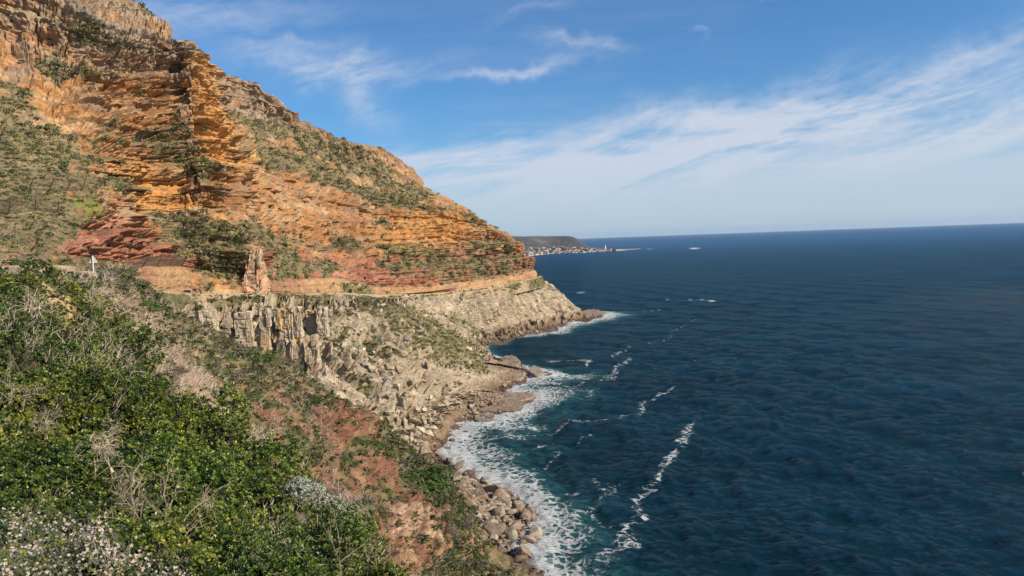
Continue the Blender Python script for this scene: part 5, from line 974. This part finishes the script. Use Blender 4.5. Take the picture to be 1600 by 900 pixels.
BUSH = [((30,450), 'glossy green bush at the left edge below the stone wall'), ((150,520), 'dark leafy bush beside the bare yellow earth'), ((60,600), 'broad green bush below the pale dry twigs on the left'), ((215,600), 'green bush along the dry brush, upper middle of the thicket'),
        ((110,740), 'dense dark green bush above the pink-white flowers'), ((290,700), 'tall green bush at the bend of the thicket edge'), ((250,820), 'green bush just right of the flowering shrub'), ((400,760), 'light green bush left of the silvery shrub'),
        ((420,860), 'bush threaded with bare pale twigs near the bottom'), ((540,860), 'yellow-green bush below the silvery shrub'), ((640,930), 'last green bush at the lower right end of the thicket')]
px, py = sf.px, sf.py; wob = fbm(sf.X, 1.2, 3, .6, 71.) * 26
dry = np.clip(in_poly(px + wob, py + wob, [(-20,470),(60,470),(120,500),(215,520),(215,590),(120,590),(60,560),(-20,540)], 14) * .55 + in_poly(px + wob, py, [(135,470),(215,540),(240,600),(190,600),(120,520)], 10) * .3 + in_poly(px + wob, py, [(370,800),(440,790),(460,860),(420,900),(360,880)], 18) * .4 + in_poly(px + wob, py, [(150,755),(250,745),(255,790),(160,800)], 12) * .5 + in_poly(px + wob, py, [(-20,640),(40,640),(30,700),(-20,700)], 12) * .3, 0, 1)
bare = in_poly(px + wob * .4, py, [(60,432),(100,440),(105,470),(130,500),(105,500),(72,460)], 8)
flow = in_poly(px + wob * .6, py + wob * .5, [(-80,818),(60,812),(150,818),(220,850),(290,872),(310,930),(-80,960)], 12)
gap = np.maximum(sstep(fbm(sf.X, (1.1, 1.1, .9), 3, .6, 91.), .18, .32) * .8, sstep(.35 - mound, 0, .2))
ar = np.linalg.norm(np.cross(np.gradient(sf.X, axis=1), np.gradient(sf.X, axis=0)), axis=-1); vis = (px > -120) & (px < 760) & (py < 1010)
dens = ar / (sf.X[..., 1] ** 1.5) * vis
def sprigs(n, w_, leaf, per, seed, pal, spread=.5, shell=.34, ldroop=.25, wide=.42):
    r = np.random.default_rng(seed); wv = w_.ravel(); i = r.choice(wv.size, n, p=wv / wv.sum()); p = sf.X.reshape(-1, 3)[i]; nn = Hn.reshape(-1, 3)[i]
    p = p + r.normal(size=p.shape) * .05 + nn * (-(r.uniform(size=(n, 1)) ** 1.6) * shell + r.exponential(.04, (n, 1)) + r.uniform(-.02, .12, (n, 1)))
    ax = unit(nn + r.normal(size=p.shape) * .55 + np.array([.35, -.15, .35])); sc = leaf * np.sqrt(np.clip(p[:, 1:2] / 12, .5, 2.4)) * r.uniform(.7, 1.25, (n, 1))
    u_ = unit(np.cross(ax, r.normal(size=p.shape))); v_ = np.cross(ax, u_); Vs = []; Cs = []
    tone = np.clip(.5 + .5 * fbm(p, 1.1, 3, .6, 31.) + r.normal(size=n) * .18, 0, 1); pal = np.array(pal)
    for k in range(per):
        a = k * 2.4 + r.uniform(0, .8, n); el_ = r.uniform(.1, 1.2, n); d = unit(u_ * (np.cos(a) * np.cos(el_))[:, None] + v_ * (np.sin(a) * np.cos(el_))[:, None] + ax * np.sin(el_)[:, None])
        s = np.cross(d, ax); s = unit(s + 1e-5); up_ = unit(np.cross(s, d)); b0 = p + d * sc * .25 + ax * sc * (.5 * k / per); tip = b0 + d * sc * 1.25 - up_ * sc * ldroop * .4; mid_ = b0 + d * sc * .6
        Vs.append(np.stack([b0, mid_ + s * sc * wide + up_ * sc * .10, tip, mid_ - s * sc * wide + up_ * sc * .10], 1)); t = np.clip(tone + r.normal(size=n) * .15, 0, 1)
        c = np.stack([np.interp(t, np.linspace(0, 1, len(pal)), pal[:, j]) for j in range(3)], -1); Cs.append(np.repeat(c[:, None], 4, 1))
    hue = _m1.ravel()[i][:, None, None, None]; Cc_ = np.stack(Cs, 1) * (.78 + .42 * hue) * (1 + (hue - .45) * np.array([.42, .0, -.1])); return np.stack(Vs, 1), Cc_, p                  # [n,per,4,3]
GP = [(.012, .025, .004), (.034, .062, .007), (.085, .132, .011), (.18, .22, .022), (.33, .33, .055)]
V, C_, p = sprigs(40000, dens * (1 - .45 * dry) * (1 - bare) * (1 - flow * .85) * (1 - .88 * gap), .046, 7, 5, GP)
bc = np.array([b[0] for b in BUSH], float); qx, qy = project(p); own = np.argmin((qx[:, None] - bc[:, 0]) ** 2 + ((qy[:, None] - bc[:, 1]) * 1.1) ** 2 + rng.normal(size=(len(p), 1)) * 10, 1)
M_BARK = plain_mat('pale_bark', (.36, .28, .20), .85, .3, 8)
def twig_tree(r, start, dirv, length, rad, depth, out, bend=.35):
    p = np.array(start, float); d = unit(np.array(dirv, float)); n = 4
    for i in range(n):
        q = p + d * length / n; out.append((p, q, rad * (1 - .15 * i), rad * (1 - .15 * (i + 1)))); p = q; d = unit(d + r.normal(size=3) * bend * .45)
        if depth > 0 and i >= 1:
            for _ in range(r.integers(1, 3)): twig_tree(r, p, unit(d + r.normal(size=3) * .75), length * r.uniform(.45, .7), rad * .55, depth - 1, out, bend)
def twig_mesh(name, segs, col=(.36, .28, .20)):
    a = np.array([s[0] for s in segs]); b = np.array([s[1] for s in segs]); ra = np.array([s[2] for s in segs])[:, None]; rb = np.array([s[3] for s in segs])[:, None]; d = unit(b - a); u_ = unit(np.cross(d, np.array([.31, .2, .93]))); v_ = np.cross(d, u_); V = []
    for base, rr in ((a, ra), (b, rb)):
        for k in range(3): an = k * 2.0944; V.append(base + (u_ * math.cos(an) + v_ * math.sin(an)) * rr)
    V = np.stack(V, 1); n = len(segs); f = np.array([[0, 1, 4, 3], [1, 2, 5, 4], [2, 0, 3, 5]]); F = (f[None] + (np.arange(n) * 6)[:, None, None]).reshape(-1, 4)
    c = np.array(col, np.float32) * np.repeat(rng.uniform(.7, 1.3, n), 6)[:, None]; return mesh(name, V.reshape(-1, 3), F, M_TWIG, {'albedo': c.astype(np.float32)})
def surf_at(x, y):
    e = np.hypot(sf.px - x, sf.py - y); i = np.unravel_index(np.argmin(e), e.shape); return sf.X[i], Hn[i]
for b, (c0, lb) in enumerate(BUSH):
    k = own == b
    if k.sum() < 5: continue
    base, hn = surf_at(*c0); base = base - hn * 1.0; o = empty('shrub', base); props(o, lb, 'shrub', 'green bushes of the foreground thicket')
    vv = V[k].reshape(-1, 3) - base; obj('foliage', mesh('foliage', vv, np.arange(len(vv)).reshape(-1, 4), M_LEAF, {'albedo': C_[k].reshape(-1, 3).astype(np.float32)}), o)
    segs = []; rr = np.random.default_rng(b + 7)
    for _ in range(7): twig_tree(rr, rr.normal(size=3) * .25, unit(hn + rr.normal(size=3) * .8), rr.uniform(.8, 1.3), .022, 2, segs)
    obj('branches', twig_mesh('branches', segs, (.22, .17, .12)), o)['kind'] = 'stuff'
# flowering shrub, bottom left
V, C_, p = sprigs(5200, dens * flow, .024, 8, 15, [(.05, .07, .03), (.10, .13, .06), (.17, .19, .11), (.22, .22, .10)], shell=.3, wide=.3)
base, hn = surf_at(110, 880); fs = empty('flowering_shrub', base - hn * .8); props(fs, 'shrub covered in small pinkish white flowers in the bottom left corner', 'shrub'); l0 = np.array(fs.location)
vv = V.reshape(-1, 3) - l0; obj('foliage', mesh('foliage', vv, np.arange(len(vv)).reshape(-1, 4), M_LEAF, {'albedo': C_.reshape(-1, 3).astype(np.float32)}), fs)
r = np.random.default_rng(77); w_ = (dens * flow * (.06 + sstep(fbm(sf.X, .35, 2, .5, 44.), .0, .3))).ravel(); i = r.choice(w_.size, 1500, p=w_ / w_.sum()); fp = sf.X.reshape(-1, 3)[i] + Hn.reshape(-1, 3)[i] * r.uniform(.0, .16, (1500, 1)) + r.normal(size=(1500, 3)) * .05
pet = [];
for k in range(5):
    a = k * 1.2566; pet += [(0, 0, 0), (.7 * math.cos(a - .5), .7 * math.sin(a - .5), .25), (1.05 * math.cos(a), 1.05 * math.sin(a), .1), (.7 * math.cos(a + .5), .7 * math.sin(a + .5), .25)]
pet = np.array(pet); rt = np.zeros((1500, 3, 3)); zz = unit(Hn.reshape(-1, 3)[i] * .4 + np.array([.5, -.5, .5]) + r.normal(size=(1500, 3)) * .45); xx = unit(np.cross(zz, r.normal(size=(1500, 3)))); rt[:, :, 0] = xx; rt[:, :, 1] = np.cross(zz, xx); rt[:, :, 2] = zz
fc = np.array([(.58, .48, .40)]) * r.uniform(.75, 1.12, (1500, 1)); fc[r.uniform(size=1500) < .08] = (.45, .30, .10)
obj('flowers', tile_mesh('flowers', pet, np.arange(20).reshape(5, 4), fp - l0, r.uniform(.015, .028, (1500, 1)), M_LEAF, full=rt, colors=np.repeat(fc.astype(np.float32), 20, 0)), fs)['kind'] = 'stuff'
# silvery shrub past the thicket edge
base, hn = surf_at(495, 782); base = P(507, 786, 15.8); ss_ = empty('silver_shrub', base); props(ss_, 'silvery grey-green shrub standing out past the thicket edge', 'shrub')
Vc = []; Cc = []
for (ox, oy, rr_, sd_) in [(-.62, .34, .42, 1), (-.25, .12, .48, 2), (.25, -.28, .46, 3), (.62, -.62, .34, 4), (0, -.2, .5, 5), (.95, -.95, .2, 6)]:
    v_, f_, c_ = leaf_cloud(300 + sd_, 900, .085, [(.16, .18, .12), (.32, .34, .25), (.50, .50, .38)], .9, .45); Vc.append(v_ * rr_ * .85 + np.array([ox, 0, oy]) * .85); Cc.append(c_)
Vc = np.concatenate(Vc); obj('foliage', mesh('foliage', Vc, np.arange(len(Vc)).reshape(-1, 4), M_SHRUB, {'albedo': np.concatenate(Cc)}), ss_)
segs = []; rr = np.random.default_rng(6)
for _ in range(6): twig_tree(rr, (rr.normal() * .3, 0, -.5), (rr.normal() * .5, -.2, 1), .7, .015, 2, segs)
obj('branches', twig_mesh('branches', segs, (.45, .40, .33)), ss_)['kind'] = 'stuff'
# bare branches poking out of the thicket: (x, y, lean right, lean up, length px, thickness, label)
DEAD = [((178,742), (-.35, .9), 75, .028, 'forked bare branch standing in the dark green bush'), ((176,752), (.75, .75), 80, .016, 'long thin curved twig leaning right from the forked branch'), ((175,790), (.95, .25), 90, .016, 'fan of dry twigs spreading right at the centre of the thicket'), ((170,700), (.1, 1), 55, .012, 'thin upright twig near the thicket centre'),
        ((350,870), (.2, 1), 95, .018, 'tall bare twigs in the lower thicket'), ((375,870), (.6, .9), 80, .014, 'bare twig fan leaning right in the lower thicket'), ((340,820), (-.3, 1), 60, .012, 'thin bare twig left of the tall ones'), ((75,690), (.1, 1), 50, .014, 'short bare branch on the left dark bush'), ((55,540), (.2, 1), 50, .030, 'thick pale forked stub on the left'),
        ((120,490), (.9, .3), 70, .020, 'pale dead branch lying right on the upper left'), ((30,500), (.8, .4), 80, .020, 'pale tangled branch under the stone wall'), ((150,540), (.6, .8), 80, .018, 'pale leaning branch amid dry twigs'), ((100,545), (-.2, 1), 70, .018, 'pale upright branch amid dry twigs'), ((170,580), (.8, .6), 80, .018, 'long pale branch crossing the dark hollow'),
        ((280,640), (.1, 1), 60, .014, 'pale twigs at the thicket bend'), ((215,670), (.2, 1), 70, .013, 'thin pale twig above the thicket bend'), ((400,690), (.6, .5), 60, .014, 'twig reaching over the edge to the red slope'), ((300,780), (.1, 1), 60, .011, 'fine twig in the middle right of the thicket'), ((25,820), (.6, .7), 60, .012, 'dry stem leaning over the flowers'), ((470,830), (.1, 1), 40, .010, 'fine twig on the light green bush'),
        ((560,860), (-.3, 1), 35, .009, 'fine twig near the lower edge'), ((10,640), (.6, .8), 60, .014, 'bare twig at the left edge'), ((440,880), (.8, .5), 70, .010, 'thin dry twig at the bottom of the thicket')]
for j, ((x, y), (lx, ly), L, th, lb) in enumerate(DEAD):
    b0, hn = surf_at(x, y); rr = np.random.default_rng(200 + j); D = b0[1]; segs = []; dv = unit(np.array([lx, -.25, ly])); k = D / FPX
    for _ in range(2 + (j % 2)): twig_tree(rr, (0, 0, 0), dv + rr.normal(size=3) * .25, L * k * .62, th * np.clip(D / 14, .8, 1.6) * .62, 3, segs, .5)
    o = obj('dead_branch', twig_mesh('dead_branch', segs, (.46, .36, .26)), None, b0 + hn * .02); props(o, lb, 'branch')
# dry twiggy brush: in the thicket's gaps and in a band down the slope behind it
def brush(name, label, pts, nrm, size, seed, col, per=5):
    r = np.random.default_rng(seed); n = len(pts); segs = []
    a0 = np.repeat(pts, per, 0) + r.normal(size=(n * per, 3)) * np.repeat(size, per)[:, None] * .12; d = unit(np.repeat(nrm, per, 0) + np.array([.3, 0, .4]) + r.normal(size=(n * per, 3)) * .6); L = np.repeat(size, per)[:, None] * r.uniform(.5, 1.2, (n * per, 1))
    m1 = a0 + d * L * .5; d2 = unit(d + r.normal(size=d.shape) * .35); m2 = m1 + d2 * L * .5; d3 = unit(d + r.normal(size=d.shape) * .6); m3 = m1 + d3 * L * .4
    w_ = np.repeat(size, per) * .019; segs = list(zip(a0, m1, w_, w_ * .8)) + list(zip(m1, m2, w_ * .8, w_ * .4)) + list(zip(m1, m3, w_ * .7, w_ * .35)); o = obj(name, twig_mesh(name, segs, col)); props(o, kind='stuff', label=label)
r = np.random.default_rng(9); w_ = (dens * (dry * 1.0 + .05) * (1 - bare)).ravel(); i = r.choice(w_.size, 650, p=w_ / w_.sum()); brush('dry_twigs', 'dry pale twigs filling the gaps of the thicket', sf.X.reshape(-1, 3)[i] - Hn.reshape(-1, 3)[i] * .15, Hn.reshape(-1, 3)[i], r.uniform(.22, .45, 650) * np.sqrt(sf.X.reshape(-1, 3)[i][:, 1] / 14), 19, (.58, .47, .33))
wb = SR.brush * (SR.px > 60) / SR.X[..., 1] ** .5; pts, i = weighted(SR, wb + .012 * (SR.px > 100) * (SR.px < 520) * (SR.py < 760), 3200, 29); brush('dry_brush', 'band of dry pale brush running down beside the thicket', pts, SR.N.reshape(-1, 3)[i], r.uniform(.55, 1.4, 3200) * (pts[:, 1] / 70) ** .5, 39, (.58, .45, .33), 4)
# twisted dark branches on the slope
for j, (x, y, lb) in enumerate([(278,600, 'twisted dark leafless shrub below the bare tan patch'), (262,690, 'dark leafless shrub beside the pale dry brush')]):
    b0, hn = on_sheet(SR, x, y); rr = np.random.default_rng(400 + j); segs = []
    for _ in range(4): twig_tree(rr, (0, 0, 0), (rr.normal() * .8, rr.normal() * .4, .8), 2.2 * b0[1] / 90, .05, 3, segs, .7)
    o = obj('leafless_shrub', twig_mesh('leafless_shrub', segs, (.13, .10, .08)), None, b0); props(o, lb, 'shrub')
print('thicket', time.time() - T0)

# ------------------------------------------------------------------ 9. the air
hz = bpy.data.meshes.new('haze'); mb = MB(); mb.box(-86000, 86000, -86000, 86000, -12, 420); hm = bpy.data.materials.new('haze_air'); hm.use_nodes = True; hm.node_tree.nodes.clear(); n = NT(hm.node_tree)
n.l.new(n.add('ShaderNodeVolumePrincipled', {'Color': (.62, .80, 1.0, 1), 'Density': 1.1e-5, 'Anisotropy': .1}).outputs[0], n.add('ShaderNodeOutputMaterial').inputs['Volume'])
o = mb.build('haze', hm); props(o, kind='stuff', label='thin sea haze'); 
print('done', time.time() - T0)
